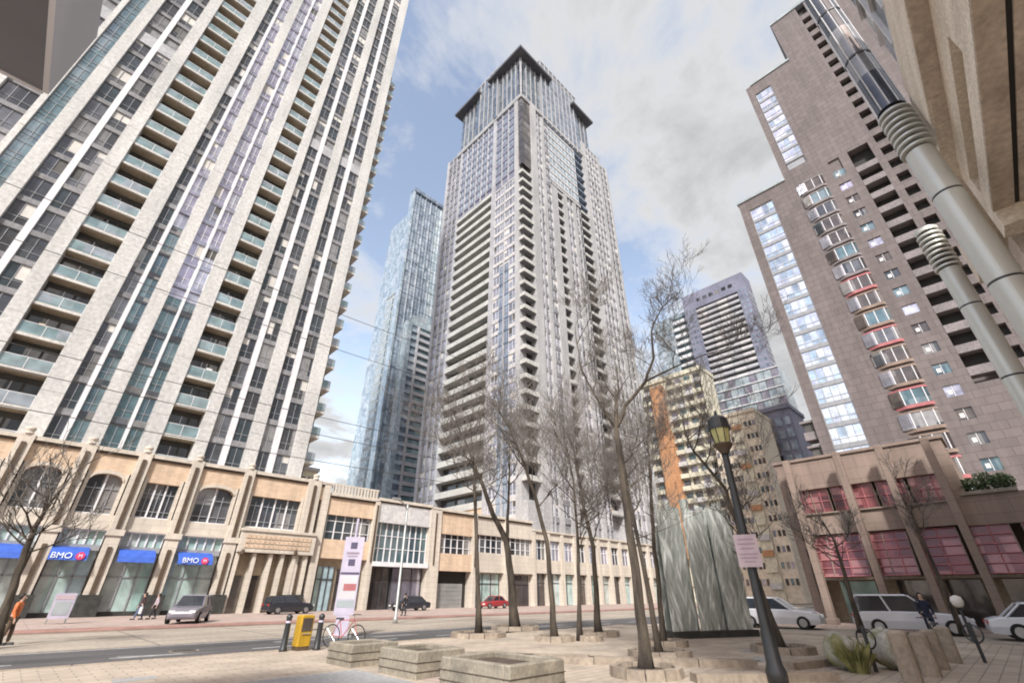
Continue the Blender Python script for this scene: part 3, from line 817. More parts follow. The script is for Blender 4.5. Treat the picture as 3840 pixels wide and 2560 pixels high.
def shopwin(s0, s1, z0, z1, n, g='glass_dark', rows=(0.3, 0.75), fr='white_frame'):
    m = b.item('window')
    m.box(*T(s0, s1, 0.5, 0.55, z0, z1), g)
    for i in range(n + 1):
        x = s0 + (s1 - s0) * i / n
        m.box(*T(max(s0, x - 0.06), min(s1, x + 0.06), 0.38, 0.499, z0, z1), fr)
    for q in rows:
        z = z0 + (z1 - z0) * q
        m.box(*T(s0, s1, 0.4, 0.497, z, z + 0.07), fr)
shopwin(23.9, 29.5, 7.2, 9.85, 5); shopwin(30.2, 38.2, 5.1, 9.6, 9, 'glass_teal', (0.33, 0.66))
shopwin(40.2, 45.8, 6.55, 9.0, 5); shopwin(46.6, 52.3, 7.0, 9.4, 5); shopwin(53, 58.7, 7.0, 9.4, 5)
W.box(*T(23.7, 29.6, 0.9, 1.6, 0.02, 5.2), 'soffit_tan')
for s0, s1, z1, g in ((24, 26, 4.4, 'glass_shop'), (26.4, 29.3, 4.2, 'glass_brown'), (30.4, 33.2, 4.5, 'glass_brown'), (33.6, 38.0, 4.5, 'glass_lilac'), (47, 52, 4.2, 'glass_shop'), (53.2, 58.4, 4.2, 'glass_brown')):
    m = b.item('shopfront')
    m.box(*T(s0, s1, 0.7, 0.75, 0.05, z1), g)
    for i in range(4):
        x = s0 + (s1 - s0) * i / 3
        m.box(*T(max(s0, x - 0.05), min(s1, x + 0.05), 0.6, 0.699, 0.05, z1), 'dark_frame')
    m.box(*T(s0, s1, 0.58, 0.697, z1 * 0.7, z1 * 0.7 + 0.08), 'dark_frame')
W.box(*T(30.2, 38.2, 0.9, 1.6, 0.02, 4.6), 'black_granite')
W.box(*T(40, 46, 1.2, 1.6, 0.02, 4.4), 'shade_black')
W.box(*T(46.6, 58.8, 0.8, 1.6, 0.02, 4.4), 'pale_stone')
m = b.item('garage_door')
m.box(*T(40.6, 45.2, 0.9, 0.98, 0.02, 2.9), 'steel_grey')
for j in range(5):
    m.box(*T(40.6, 45.2, 0.86, 0.899, 0.5 + j * 0.5, 0.54 + j * 0.5), 'grey_frame')
b.done()
o = MB()
o.box(23.5, 29.9, 76.2, 90, 0.02, 19.2, 'beige_wall'); o.box(23.3, 30.1, 76.0, 90.2, 19.21, 19.8, 'pale_band')
r_ = thing('rear_annex', 'plain beige rooftop block peeping over the cornice of the shop block', 'building', (26.7, 83, 0))
o.build('wall', r_)
o = MB()
for j in range(4):
    for q in range(2):
        o.box(24 + j * 1.5, 25 + j * 1.5, 76.1, 76.199, 14 + q * 2.6, 15.6 + q * 2.6, 'glass_dark')
o.build('window_band', r_)

# ================================================================== central tower
b = Building('central_tower', 'stepped grey central tower with flat overhanging crown slab, its corner turned to the camera', 'tower', (80, 72, 0))
FX, FY = face_x(59.0), face_y(56.0)
FH, ZR = 3.33, 99.5 - 3.33 * 25
Z0 = 10.8
core = b.part('wall')
core.box(60.8, 104, 57.8, 92, Z0, 134, 'precast_grey')
core.box(60.8, 104, 57.8, 86.4, 134, 140, 'precast_grey')
core.box(60.8, 95, 57.8, 86.4, 140, 155, 'precast_grey')
def lw(T, s0, s1, z0, z1, n, g='glass_haze', sp='spandrel', fr='white_frame', w=None, spd=1.0, pm='precast_grey', rows=2):
    """n window columns with slim piers between"""
    pw = 0.26
    st = (s1 - s0) / n
    for i in range(n):
        a, c = s0 + i * st + (pw / 2 if i else 0), s0 + (i + 1) * st - (pw / 2 if i < n - 1 else 0)
        windows(b, T, a, c, z0, z1, FH, ZR, g, sp, fr, spd=spd, n=1 if c - a < 1.5 else 2, rows=rows, ft=0.06)
        if i:
            pier(b, T, s0 + i * st - pw / 2, s0 + i * st + pw / 2, z0, z1, pm, proj=0.02, name='mullion_strip')
# ---- left face (along Y)
T = FX
pier(b, T, 57.4, 58.9, Z0, 132, 'tower_grey', proj=0.12, step=FH * 3)
lw(T, 58.9, 61.3, Z0, 100, 1, 'glass_haze', 'pale_band')
lw(T, 61.3, 64.6, Z0, 72, 2, 'glass_blue', 'glass_blue', 'precast_grey', spd=0.5)
lw(T, 61.3, 64.6, 72, 100, 2, 'glass_haze', 'pale_band')
lw(T, 64.6, 66.8, Z0, 100, 1, 'glass_haze', 'pale_band')
lw(T, 58.9, 66.8, 100, 132, 3, 'glass_blue', 'lilac_wall', 'precast_grey')
pier(b, T, 66.8, 68.1, Z0, 134, 'precast_grey', proj=0.1, step=FH * 3)
balconies(b, T, 68.1, 83.7, 16, 101, FH, ZR, rail='tower_slab', solid=1.0, deep=1.6, slab='tower_slab', out=0.2)
lw(T, 68.1, 83.7, 101, 134, 6, 'glass_blue', 'lilac_wall', 'white_frame')
core.box(59.0, 60.8, 68.1, 83.7, Z0, 16, 'tan_brick')
pier(b, T, 83.7, 84.5, Z0, 134, 'precast_grey', proj=0.08)
lw(T, 84.5, 91.0, Z0, 134, 3, 'glass_haze', 'spandrel', 'precast_grey')
pier(b, T, 91.0, 92, Z0, 134, 'precast_grey', proj=0.08)
# ---- right face (along X)
T = FY
pier(b, T, 62.7, 65.0, Z0, 133, 'tower_grey', proj=0.35, step=FH * 3)
lw(T, 65.0, 67.5, Z0, 131, 2, 'glass_haze', 'spandrel')
pier(b, T, 67.5, 68.6, Z0, 131, 'tower_grey', proj=0.2)
lw(T, 68.6, 70.9, Z0, 131, 1, 'glass_haze', 'spandrel')
pier(b, T, 70.9, 73.4, Z0, 105, 'tower_grey', proj=0.12)
balconies(b, T, 73.4, 76.0, 16, 104, FH, ZR, rail='tower_slab', solid=0.75, deep=1.5, out=0.0, back='shade_black', slab='spandrel')
pier(b, T, 76, 77.6, Z0, 104, 'tower_grey', proj=0.2)
lw(T, 77.6, 80.5, Z0, 104, 2, 'glass_haze', 'spandrel')
pier(b, T, 80.5, 81.9, Z0, 104, 'tower_grey', proj=0.15)
lw(T, 81.9, 84.7, Z0, 104, 2, 'glass_dark', 'spandrel')
balconies(b, T, 84.7, 88.8, 16, 105, FH, ZR, rail='tower_slab', solid=0.75, deep=1.5, out=0.1, back='shade_black', slab='spandrel')
pier(b, T, 88.8, 91.0, Z0, 140, 'tower_grey', proj=0.15)
lw(T, 91.0, 98, Z0, 140, 4, 'glass_haze', 'spandrel', pm='tower_grey')
pier(b, T, 98, 99.2, Z0, 140, 'tower_grey', proj=0.15)
lw(T, 99.2, 103.2, Z0, 138, 2, 'glass_dark', 'spandrel', pm='tower_grey')
pier(b, T, 103.2, 104, Z0, 138, 'tower_grey', proj=0.1)
windows(b, T, 70.9, 84.3, 105, 131, FH, ZR, 'glass_sky', 'pale_band', 'white_frame', spd=0.8, n=8, rows=2)
windows(b, T, 84.3, 88.8, 105, 134, FH, ZR, 'glass_blue', 'glass_blue', 'dark_frame', spd=0.5, n=3, rows=2, d=1.2)
b.part('ledge').box(*T(70.9, 84.3, -0.25, 1.8, 104, 105), 'tower_grey')
# small balconies along the far right edge
k = 2
while ZR + k * FH < 116:
    z = ZR + k * FH
    m = b.item('balcony')
    m.box(104, 105.3, 56.6, 60, z - 0.25, z, 'tower_slab'); m.box(104, 105.3, 56.6, 56.72, z, z + 1.0, 'tower_slab'); m.box(105.18, 105.3, 56.73, 60, z, z + 1.0, 'tower_slab')
    m.box(104.0, 104.06, 56.8, 59.8, z + 1.1, z + 2.9, 'shade_black')
    k += 1
# ---- corner balconies, an L round the near corner
k = 1
while ZR + k * FH < 99.6:
    z = ZR + k * FH
    m = b.item('balcony')
    m.box(59.0, 62.7, 56.0, 57.6, z - 0.22, z, 'spandrel')
    m.box(59.0, 62.7, 55.86, 55.99, z - 0.22, z + 0.72, 'tower_slab'); m.box(58.86, 58.99, 55.86, 57.4, z - 0.22, z + 0.72, 'tower_slab')
    k += 1
cw = b.part('corner_back')
cw.box(59.0, 62.7, 57.61, 57.79, Z0, 100, 'shade_black')  # back wall of the corner balconies, blackened to carry the recess shade
core.box(59, 62.7, 56, 57.6, Z0, 16, 'tower_grey')
for k in range(26, 35):
    z = ZR + k * FH
    m = b.item('window')
    m.box(59.05, 62.7, 56.1, 56.16, z, z + 2.75, 'glass_brown'); m.box(59.1, 59.16, 56.17, 57.4, z, z + 2.75, 'glass_brown')
    b.item('spandrel').box(59.06, 62.7, 56.12, 57.4, z + 2.76, min(z + FH - 0.01, 132), 'dark_frame')
# ---- crown
CR = b.part('crown_band')
for z, o_ in ((132.0, 0.25), (133.2, 0.1)):
    CR.box(59 - o_, 90.0, 56 - o_, 57.79, z, z + 0.7, 'tower_grey'); CR.box(59 - o_, 60.79, 57.8, 86.4, z, z + 0.7, 'tower_grey')
def crown(T, s0, s1, z0, z1, n, g, d=0.9):
    st = (s1 - s0) / n
    for i in range(n):
        for j in range(int((z1 - z0) / 3.7)):
            m = b.item('crown_window')
            z = z0 + j * 3.7
            m.box(*T(s0 + i * st, s0 + (i + 1) * st, d, d + 0.06, z, min(z + 3.55, z1)), g)
            m.box(*T(s0 + i * st, s0 + (i + 1) * st, d - 0.08, d + 0.05, min(z + 3.56, z1), min(z + 3.69, z1 + 0.1)), 'grey_frame')
        b.item('mullion_strip').box(*T(s0 + i * st - 0.11, s0 + i * st + 0.11, d - 0.4, d - 0.081, z0, z1), 'precast_grey')
    b.part('crown_wall').box(*T(s0, s1, d + 0.07, 1.79, z0, z1 + 0.2), 'grey_frame')
crown(FX, 56.9, 66.8, 133.9, 154.8, 5, 'glass_crown')
crown(FX, 66.8, 77.6, 133.9, 160.5, 5, 'glass_crown', 0.1)
crown(FX, 77.6, 86.4, 134, 154.8, 4, 'glass_crown')
crown(FY, 59.9, 68.6, 133.9, 154.8, 4, 'glass_crown')
crown(FY, 68.6, 88.2, 131.2, 163.2, 9, 'glass_blue', 0.05)
crown(FY, 88.2, 95, 140.2, 154.8, 3, 'glass_crown')
core.box(59.3, 60.79, 66.8, 77.6, 155.2, 160.4, 'grey_frame'); core.box(60.8, 70, 66.8, 77.6, 155, 160.4, 'grey_frame')
core.box(68.6, 88.2, 57.8, 66, 155, 163.0, 'grey_frame')
RS = b.part('roof_slab')
b.lab['roof_slab'] = 'thin dark flat roof slab overhanging the crown'
for x0, x1, y0, y1 in ((57.4, 68.5, 54.4, 66.7), (57.5, 58.9, 66.71, 70.5), (57.4, 62, 75.2, 88.4), (88.3, 96.2, 54.4, 60), (62, 88.3, 66, 88.4), (68.51, 73, 54.4, 55.9), (84.5, 88.29, 54.4, 55.9)):
    RS.box(x0, x1, y0, y1, 155.3, 156.4, 'roof_metal')
RS.box(58.9, 70.2, 66.6, 77.8, 160.71, 161.2, 'precast_grey'); RS.box(68.4, 88.4, 55.9, 66.2, 163.45, 163.9, 'precast_grey')
b.done()

# ------------------------------------------------------------------ its street base
b = Building('central_podium', 'stone base with tall narrow piers below the central tower, behind the bare trees', 'building', (82, 58, 0))
T = face_y(55.2)
W = b.part('wall')
W.box(58.85, 106, 56.9, 90, 0.02, 10.78, 'pale_stone')
W.box(*T(58.85, 106, 0, 1.7, 9.6, 10.78), 'pale_stone'); W.box(*T(58.85, 106, 0, 1.7, 4.6, 6.6), 'pale_stone')
W.box(*T(58.85, 106, 1.0, 1.7, 0.02, 4.6), 'soffit_tan')
b.part('cornice').box(*T(58.85, 106.2, -0.3, 1.7, 10.8, 11.1), 'pale_stone')
x = 58.9
i = 0
while x < 105:
    pier(b, T, x, x + 0.7, 0.02, 10.7, 'pale_stone', proj=0.3, back=1.0)
    m = b.item('window')
    m.box(*T(x + 0.71, x + 3.6, 0.45, 0.5, 6.61, 9.59), 'glass_lilac' if i % 3 else 'glass_dark')
    for j in range(4):
        q = x + 0.71 + 2.85 * j / 3
        m.box(*T(q, q + 0.08, 0.34, 0.449, 6.61, 9.59), 'white_frame')
    m.box(*T(x + 0.71, x + 3.6, 0.36, 0.447, 8.4, 8.5), 'white_frame')
    s_ = b.item('shopfront')
    s_.box(*T(x + 0.71, x + 3.6, 0.7, 0.75, 0.05, 4.5), ('glass_brown', 'glass_shop', 'glass_shop')[i % 3])
    s_.box(*T(x + 2.0, x + 2.1, 0.6, 0.699, 0.05, 4.5), 'dark_frame'); s_.box(*T(x + 0.71, x + 3.6, 0.6, 0.698, 3.2, 3.3), 'dark_frame')
    x += 3.6; i += 1
b.done()

# ================================================================== towers farther back
b = Building('blue_glass_tower', 'slim pale-blue glass tower behind the left flank of the central tower', 'tower', (80, 145, 0))
T = face_y(135.0)
b.part('wall').box(70.5, 95, 135.5, 138, 0, 163, 'glass_sky'); b.part('wall').box(76, 95, 138, 165, 0, 163, 'glass_sky')
for i in range(6):
    s0 = 70.6 + i * 3.0
    for k in range(24):
        m = b.item('window')
        m.box(*T(s0 + 0.1, s0 + 2.9, 0.2, 0.3, 30 + k * 5.5, 35.2 + k * 5.5), 'glass_blue' if i < 4 else 'glass_sky')
        m.box(*T(s0 + 1.4, s0 + 1.6, 0.0, 0.19, 30 + k * 5.5, 35.2 + k * 5.5), 'glass_sky')
    pier(b, T, s0 - 0.1, s0 + 0.1, 0, 163, 'glass_sky', proj=0.3, back=0.5, name='mullion_strip')
pier(b, T, 70.0, 70.5, 0, 163, 'glass_sky', proj=0.2, back=3)
b.part('roof').box(70.0, 95.3, 134.5, 138.4, 163, 165, 'glass_blue')
b.done()
b = Building('slab_tower', 'grey-green slab tower standing left of the taller pale-blue glass tower', 'tower', (72, 141, 0))
b.part('wall').box(70.1, 75.9, 138.5, 144.5, 0, 107, 'slate_wall')
for i in range(4):
    for k in range(30):
        b.item('window').box(70.0, 70.099, 138.9 + i * 1.4, 139.6 + i * 1.4, 4 + k * 3.4, 6.4 + k * 3.4, 'glass_teal' if i == 0 else 'glass_sky')
b.part('roof').box(69.9, 76, 138.41, 144.7, 107.01, 107.8, 'slate_wall')
b.done()
b = Building('striped_balcony_tower', 'white and teal striped balcony tower with rounded top in front of the blue glass tower', 'tower', (80, 130, 0))
T = face_y(131.0)
b.part('wall').box(73.6, 86, 132, 134.4, 0, 92, 'glass_sky')
m = MB()
n = 14
ring = lambda y: [(73.6, y, 92)] + [(79.8 - 6.2 * math.cos(math.pi * j / n), y, 92 + 5 * math.sin(math.pi * j / n)) for j in range(n + 1)] + [(86, y, 92)]
b.part('crown').loft([ring(131.6), ring(134.4)], 'glass_sky')
for k in range(28):
    z = 4 + k * 3.15
    m = b.item('balcony')
    m.box(*T(79.0, 86.0, 0, 1.0, z, z + 1.25), 'precast_grey')
    m.box(*T(75.6, 78.4, 0.4, 1.0, z, z + 1.25), 'glass_sky')
    b.item('window').box(*T(79.0, 86.0, 0.92, 0.99, z + 1.26, z + 3.1), 'glass_teal')
    b.item('window').box(*T(75.6, 78.4, 0.92, 0.99, z + 1.26, z + 3.1), 'glass_blue')
pier(b, T, 78.4, 79.0, 0, 92, 'precast_grey', proj=0.1, back=1.0)
pier(b, T, 73.6, 75.5, 0, 92, 'glass_sky', proj=0.0, back=1.0)
b.done()

b = Building('lilac_striped_tower', 'lilac tower with a dense grid of striped balconies between the central and pink towers', 'tower', (165, 45, 0))
T = face_x(150.0)
b.part('wall').box(151.5, 157.5, 33.8, 57, 0, 103.5, 'lilac_wall')
W = b.part('frame')
W.box(*T(33.8, 36.9, 0, 1.5, 0, 103.5), 'lilac_wall'); W.box(*T(52.6, 57, 0, 1.5, 0, 103.5), 'lilac_wall'); W.box(*T(36.9, 52.6, 0, 1.5, 96.5, 103.5), 'lilac_wall')
W.box(*T(36.9, 52.6, 1.2, 1.49, 0, 96.5), 'dark_frame')
for k in range(40):
    z = 5 + k * 2.3
    for j in range(4):
        m = b.item('balcony')
        s0 = 37.0 + j * 3.9
        m.box(*T(s0, s0 + 3.75, 0.0, 1.19, z, z + 0.95), ('pale_band', 'precast_grey', 'pale_band', 'precast_grey')[(j + k // 7) % 4])
    for s0 in (34.0, 35.5, 52.9, 54.3, 55.7):
        b.item('window').box(*T(s0, s0 + 1.0, -0.03, 0.05, z + 0.9, z + 2.0), 'glass_blue')
for k in range(40):
    for j in range(2):
        b.item('window').box(151.8 + j * 2.9, 154.2 + j * 2.9, 33.72, 33.799, 5 + k * 2.3, 6.5 + k * 2.3, 'glass_haze')
for j in range(6):
    b.item('window').box(*T(38 + j * 2.4, 39.5 + j * 2.4, -0.03, 0.05, 99, 100.5), 'glass_dark')
b.done()
b = Building('teal_grid_tower', 'teal and white gridded tower joined behind the left side of the lilac striped tower', 'tower', (165, 62, 0))
T = face_x(152.0)
b.part('wall').box(153, 178, 57.2, 72, 0, 99, 'glass_sky')
for k in range(30):
    z = 6 + k * 3.05
    for j in range(2):
        b.item('balcony').box(*T(57.3 + j * 3.2, 60.1 + j * 3.2, 0.0, 0.99, z, z + 1.3), 'white_frame')
    b.item('window').box(*T(57.3, 63.6, 0.9, 0.98, z + 1.31, z + 3.0), 'glass_teal')
    b.item('window').box(*T(64.4, 71.6, 0.3, 0.98, z, z + 2.9), 'glass_sky')
b.done()

b = Building('pale_glass_block', 'pale sky-blue glass block above the beige apartments, left of the pink tower', 'building', (150, 40, 0))
T = face_x(140.0)
b.part('wall').box(141, 149, 30, 49, 0, 61, 'glass_sky')
for k in range(19):
    for j in range(9):
        m = b.item('window')
        m.box(*T(30.1 + j * 2.1, 32.05 + j * 2.1, 0.4, 0.99, 3 + k * 3.05, 5.7 + k * 3.05), 'glass_sky' if (k + j) % 3 else 'glass_lilac')
    b.part('floor_band').box(*T(30, 49, 0.1, 0.99, 5.75 + k * 3.05, 6.0 + k * 3.05), 'white_frame')
b.done()
b = Building('lilac_office_block', 'darker lilac office block just left of the pink tower roof terrace', 'building', (132, 35, 0))
T = face_x(126.0)
b.part('wall').box(127, 139, 27.6, 36, 0, 43.5, 'lilac_wall')
for k in range(12):
    for j in range(4):
        b.item('window').box(*T(28 + j * 2.0, 29.5 + j * 2.0, 0.85, 0.98, 4 + k * 3.2, 6.2 + k * 3.2), 'glass_blue' if j < 2 else 'glass_dark')
b.part('roof').box(126.5, 139.5, 27.2, 36.4, 43.5, 44.6, 'lilac_wall')
b.done()

b = Building('beige_apartment_block', 'beige apartment block with an orange brick strip, behind the streak-patterned glass kiosk', 'building', (125, 50, 0))
T = face_x(115.0)
b.part('wall').box(116, 124, 43.3, 62, 0, 56, 'beige_wall')
b.part('brick_strip').box(*T(54.8, 58.4, -0.6, 1.0, 9, 54.5), 'orange_brick')
b.part('brick_strip').box(*T(54.0, 55.5, -0.4, 1.0, 16, 40), 'orange_brick')
for k in range(17):
    z = 3 + k * 3.1
    for j, s0 in enumerate((43.6, 46.4, 49.2, 51.8, 59.0)):
        m = b.item('balcony')
        m.box(*T(s0, s0 + 2.2, 0.0, 0.99, z, z + 1.1), 'beige_wall' if (j + k) % 4 else 'pale_band')
        b.item('window').box(*T(s0 + 0.2, s0 + 2.0, 0.8, 0.98, z + 1.15, z + 2.7), ('glass_dark', 'glass_teal', 'glass_lilac', 'glass_brown')[(k * 3 + j) % 4])
b.part('roof').box(115.5, 124.2, 43.1, 62.2, 56, 57.2, 'beige_wall')
b.done()
b = Building('rose_apartment_block', 'rose and beige apartment block with punched windows, right behind the lamp post', 'building', (120, 36, 0))
T = face_x(112.0)
b.part('wall').box(113, 124, 32, 43, 0, 40, 'rose_wall')
b.part('bay').box(*T(35.2, 37.6, 0.1, 0.99, 0, 39), 'beige_wall')
for k in range(12):
    z = 2.5 + k * 3.05
    for j, s0 in enumerate((32.3, 33.2, 34.2, 37.9, 38.7, 39.5, 40.3, 41.1, 42.1)):
        b.item('window').box(*T(s0, s0 + 0.6, 0.9, 0.98, z + 0.7, z + 1.9), ('glass_dark', 'glass_brown', 'glass_lilac', 'glass_teal', 'glass_brown')[(k * 2 + j * 3) % 5])
    m = b.item('balcony')
    m.box(*T(35.3, 37.5, -0.5, 0.09, z, z + 1.1), ('pale_band', 'beige_wall', 'orange_brick')[k % 3])
b.part('roof').box(112.6, 124.3, 31.8, 43.2, 40, 40.8, 'rose_wall')
b.done()

# ================================================================== pink tower on the right
b = Building('pink_tower', 'stepped pink brick tower with a bright window column and dark balconies on the right', 'tower', (85, 0, 0))
T = face_x(72.0); FH, ZR = 2.9, 3.9
w = b.part('wall')
w.box(73.8, 100, 5.3, 13.3, 0, 64.4, 'pink_brick'); w.box(73.8, 100, -2.8, 5.29, 0, 91, 'pink_brick'); w.box(73.8, 100, -24, -2.81, 0, 103.4, 'pink_brick')
w.box(*T(11.9, 13.3, 0, 1.8, 0, 64.4), 'pink_brick'); w.box(*T(5.3, 8.1, 0, 1.8, 0, 64.4), 'pink_brick'); w.box(*T(4.25, 5.3, 0, 1.8, 0, 91), 'pink_brick')
w.box(*T(8.1, 11.9, 0, 1.8, 62, 64.4), 'pink_brick')
w.box(*T(8.1, 11.9, 0, 1.8, 0, 14), 'pink_brick')
def pw(s0, s1, z0, z1, g, spd=0.55, n=2, rows=1, sp='pink_brick', fr='white_frame', d=0.18, spf=0.0, nm='window'):
    windows(b, T, s0, s1, z0, z1, FH, ZR, g, sp, fr, spd=spd, n=n, rows=rows, d=d, spf=spf, name=nm, ft=0.1)
pw(8.1, 11.9, 14, 62, 'glass_bright', 0.55, 4, 2, sp='grey_frame', spf=0.05, fr='steel_grey')
pw(1.4, 4.2, 66, 88, 'glass_bright', 0.55, 3, 2, sp='grey_frame', spf=0.05, fr='steel_grey')
w.box(*T(1.4, 4.25, 0, 1.8, 88, 91), 'pink_brick'); w.box(*T(-2.8, 1.4, 0, 1.8, 63.5, 91), 'pink_brick')
w.box(*T(1.4, 4.25, 0.0, 1.8, 63.5, 66), 'pink_brick')
for z in (16.8, 20.3):
    m = b.item('side_balcony'); m.box(72.4, 75, 13.31, 14.9, z, z + 1.1, 'parapet_dark'); m.box(72.6, 75, 13.31, 14.6, z + 1.11, z + 2.39, 'balcony_back'); m.box(72.3, 75.1, 13.305, 15.0, z + 2.4, z + 2.7, 'parapet_dark')
# stacked bay windows with red frames low down
k = 0
while ZR + k * FH < 61:
    z = ZR + k * FH
    m = b.item('bay_window')
    low = z < 40
    fr = 'red_frame' if low and k % 3 == 0 else ('pink_stone' if low else 'parapet_dark')
    m.hexa([(72, 4.1, z + .3), (71.55, 3.0, z + .3), (71.55, 0.7, z + .3), (72, 0.3, z + .3), (72, 4.1, z + .7), (71.55, 3.0, z + .7), (71.55, 0.7, z + .7), (72, 0.3, z + .7)], fr)
    m.hexa([(72.0, 4.0, z + .701), (71.62, 3.0, z + .701), (71.62, 0.75, z + .701), (72, 0.4, z + .701), (72.0, 4.0, z + 2.6), (71.62, 3.0, z + 2.6), (71.62, 0.75, z + 2.6), (72, 0.4, z + 2.6)], ('glass_brown', 'glass_dark', 'glass_teal', 'glass_brown')[k % 4])
    m.hexa([(72, 4.1, z + 2.601), (71.55, 3.0, z + 2.601), (71.55, 0.7, z + 2.601), (72, 0.3, z + 2.601), (72, 4.1, z + 2.85), (71.55, 3.0, z + 2.85), (71.55, 0.7, z + 2.85), (72, 0.3, z + 2.85)], fr)
    for y in (3.0, 1.9, 0.75):
        m.box(71.53, 71.6, y - 0.05, y + 0.05, z + .7, z + 2.6, 'white_frame')
    m.hexa([(71.97, 4.08, z + .7), (71.58, 3.05, z + .7), (71.55, 3.25, z + .7), (71.9, 4.3, z + .7), (71.97, 4.08, z + 2.6), (71.58, 3.05, z + 2.6), (71.55, 3.25, z + 2.6), (71.9, 4.3, z + 2.6)], ('glass_dark', 'glass_haze', 'glass_brown', 'glass_haze')[k % 4])
    k += 1
w.box(*T(0.0, 4.25, 0.0, 1.8, 0, 63.5), 'pink_brick')
# small square windows
w.box(*T(-2.5, -0.95, 0.25, 1.8, 0, 63.5), 'pink_brick'); w.box(*T(-0.95, 0.0, 0, 1.8, 0, 63.5), 'pink_brick'); w.box(*T(-3.7, -2.5, 0, 1.8, 0, 63.5), 'pink_brick')
for k in range(21):
    z = ZR + k * FH
    if z > 61: break
    w.box(*T(-2.5, -0.95, 0.0, 0.249, z - 0.75, z + 0.75), 'pink_brick')
    m = b.item('window')
    m.box(*T(-2.5, -0.95, 0.19, 0.245, z + 0.76, z + 2.14), ('glass_dark', 'glass_brown', 'glass_lilac', 'glass_teal')[k % 4])
    m.box(*T(-1.75, -1.69, 0.12, 0.189, z + 0.76, z + 2.14), 'white_frame'); m.box(*T(-1.6, -1.2, 0.16, 0.188, z + 1.1, z + 1.6), 'globe_white')  # white patch on the pane: a pale reflection put on as colour
# dark recessed balconies
b.part('balcony_wall').box(*T(-6.4, -3.7, 1.4, 1.8, 25, 63.5), 'shade_black')
for k in range(7, 21):
    z = ZR + k * FH
    if z > 60: break
    m = b.item('balcony')
    m.box(*T(-6.4, -3.7, -0.05, 1.39, z - 0.22, z), 'parapet_dark'); m.box(*T(-6.4, -3.7, -0.05, 0.07, z, z + 0.85), 'parapet_dark')
w.box(*T(-6.4, -3.7, 0, 1.39, 0, 23), 'pink_brick'); w.box(*T(-7.3, -6.4, 0, 1.8, 0, 103.4), 'pink_brick')
w.box(*T(-6.4, -2.8, 0, 1.8, 63.5, 103.4), 'pink_brick')
b.part('slot_wall').box(*T(-8.7, -7.3, 0.9, 1.8, 0, 103.4), 'shade_black')
k = 0
while ZR + k * FH < 101:
    z = ZR + k * FH
    b.item('slot_panel').box(*T(-8.7, -7.3, 0.0, 0.9, z - 0.8, z + 0.55), 'pink_brick')
    k += 1
w.box(*T(-24, -8.7, 0, 1.8, 0, 103.4), 'pink_brick')
b.item('coping').box(71.8, 100.2, 5.25, 13.5, 64.41, 64.9, 'slate_wall'); b.item('coping').box(71.8, 100.2, -2.85, 4.4, 91.01, 91.5, 'slate_wall'); b.item('coping').box(71.8, 100.2, -24.2, -2.7, 103.41, 104, 'slate_wall')
b.done()

# ------------------------------------------------------------------ pink podium
b = Building('pink_podium', 'pink stone podium with red-framed glazing and free-standing columns at the foot of the pink tower', 'building', (45, 3, 0))
T = face_x(38.0)
W = b.part('wall')
W.box(41, 70, -14, 10.4, 0.02, 6.6, 'pink_stone'); W.box(41, 70, 0.72, 10.4, 6.6, 10.0, 'pink_stone')
W.box(*T(0.72, 10.4, 0, 3, 8.1, 10.07), 'pink_stone')
W.box(*T(1.4, 9.9, -0.15, 3, 5.15, 6.4), 'pink_stone'); W.box(*T(-14, 1.4, -0.05, 3, 5.05, 6.65), 'pink_stone')
W.box(*T(9.9, 10.4, 0, 3, 0.02, 8.1), 'pink_stone')
W.box(*T(-14, 9.9, 2.2, 3, 0.02, 2.6), 'soffit_tan')
W.box(*T(-14, 9.9, 0.5, 3, 2.45, 2.6), 'brown_shade_concrete')
b.part('ledge').box(*T(0.6, 10.5, -0.12, 3, 10.08, 10.25), 'pink_stone'); b.part('ledge').box(*T(1.3, 10, -0.3, 0.0, 6.41, 6.5), 'pink_stone')
W.box(*T(0.72, 1.5, 0, 3, 6.66, 8.1), 'pink_stone')
def redglass(s0, s1, z0, z1, n, rows, lean, d0):
    m = b.item('red_glazing')
    P = lambda s_, z, o=0.0: (38 + d0 - o + lean * (z - z0) / (z1 - z0), s_, z)
    m.poly([P(s1, z0), P(s0, z0), P(s0, z1), P(s1, z1)], 'glass_red')
    for i in range(n + 1):
        q = s0 + (s1 - s0) * i / n
        m.tube([P(q, z0, 0.03), P(q, z1, 0.03)], 0.035, 'red_frame' if i % 2 else 'pink_stone', 4)
    for j in range(rows + 1):
        z = z0 + (z1 - z0) * j / rows
        m.tube([P(s0, z, 0.03), P(s1, z, 0.03)], 0.035, 'red_frame', 4)
ys = [9.7, 6.3, 3.95, 1.62, -0.6, -3.2, -6]
for i in range(6):
    redglass(ys[i + 1] + 0.25, ys[i] - 0.25, 2.62, 5.03, 2 if i > 1 else 3, 5, 0.75, -0.7)
for s0, s1 in ((7.6, 9.7), (5.0, 7.4), (3.3, 4.8), (1.6, 3.1)):
    redglass(s0, s1, 6.42, 8.08, 4, 2, 0.0, 0.25)
for y in (9.27, 6.15, 3.78, 1.45, -3.4):
    m = b.item('column')
    m.bev(36.6, 37.15, y - 0.2, y + 0.2, 0.02, 10.0 if y > 1.4 else 5.4, 'pink_stone', 0.03)
    m.box(37.14, 38.0, y - 0.12, y + 0.12, 4.8, 5.1, 'pink_stone')
    m.bev(36.5, 37.25, y - 0.3, y + 0.3, 0.02, 0.35, 'pink_stone', 0.03)
for y0, y1, g in ((7, 9, 'glass_shop'), (4.3, 5.9, 'glass_brown'), (1.9, 3.5, 'glass_brown'), (-3, 1, 'glass_brown')):
    b.item('shopfront').box(40.1, 40.19, y0, y1, 0.05, 2.4, g)
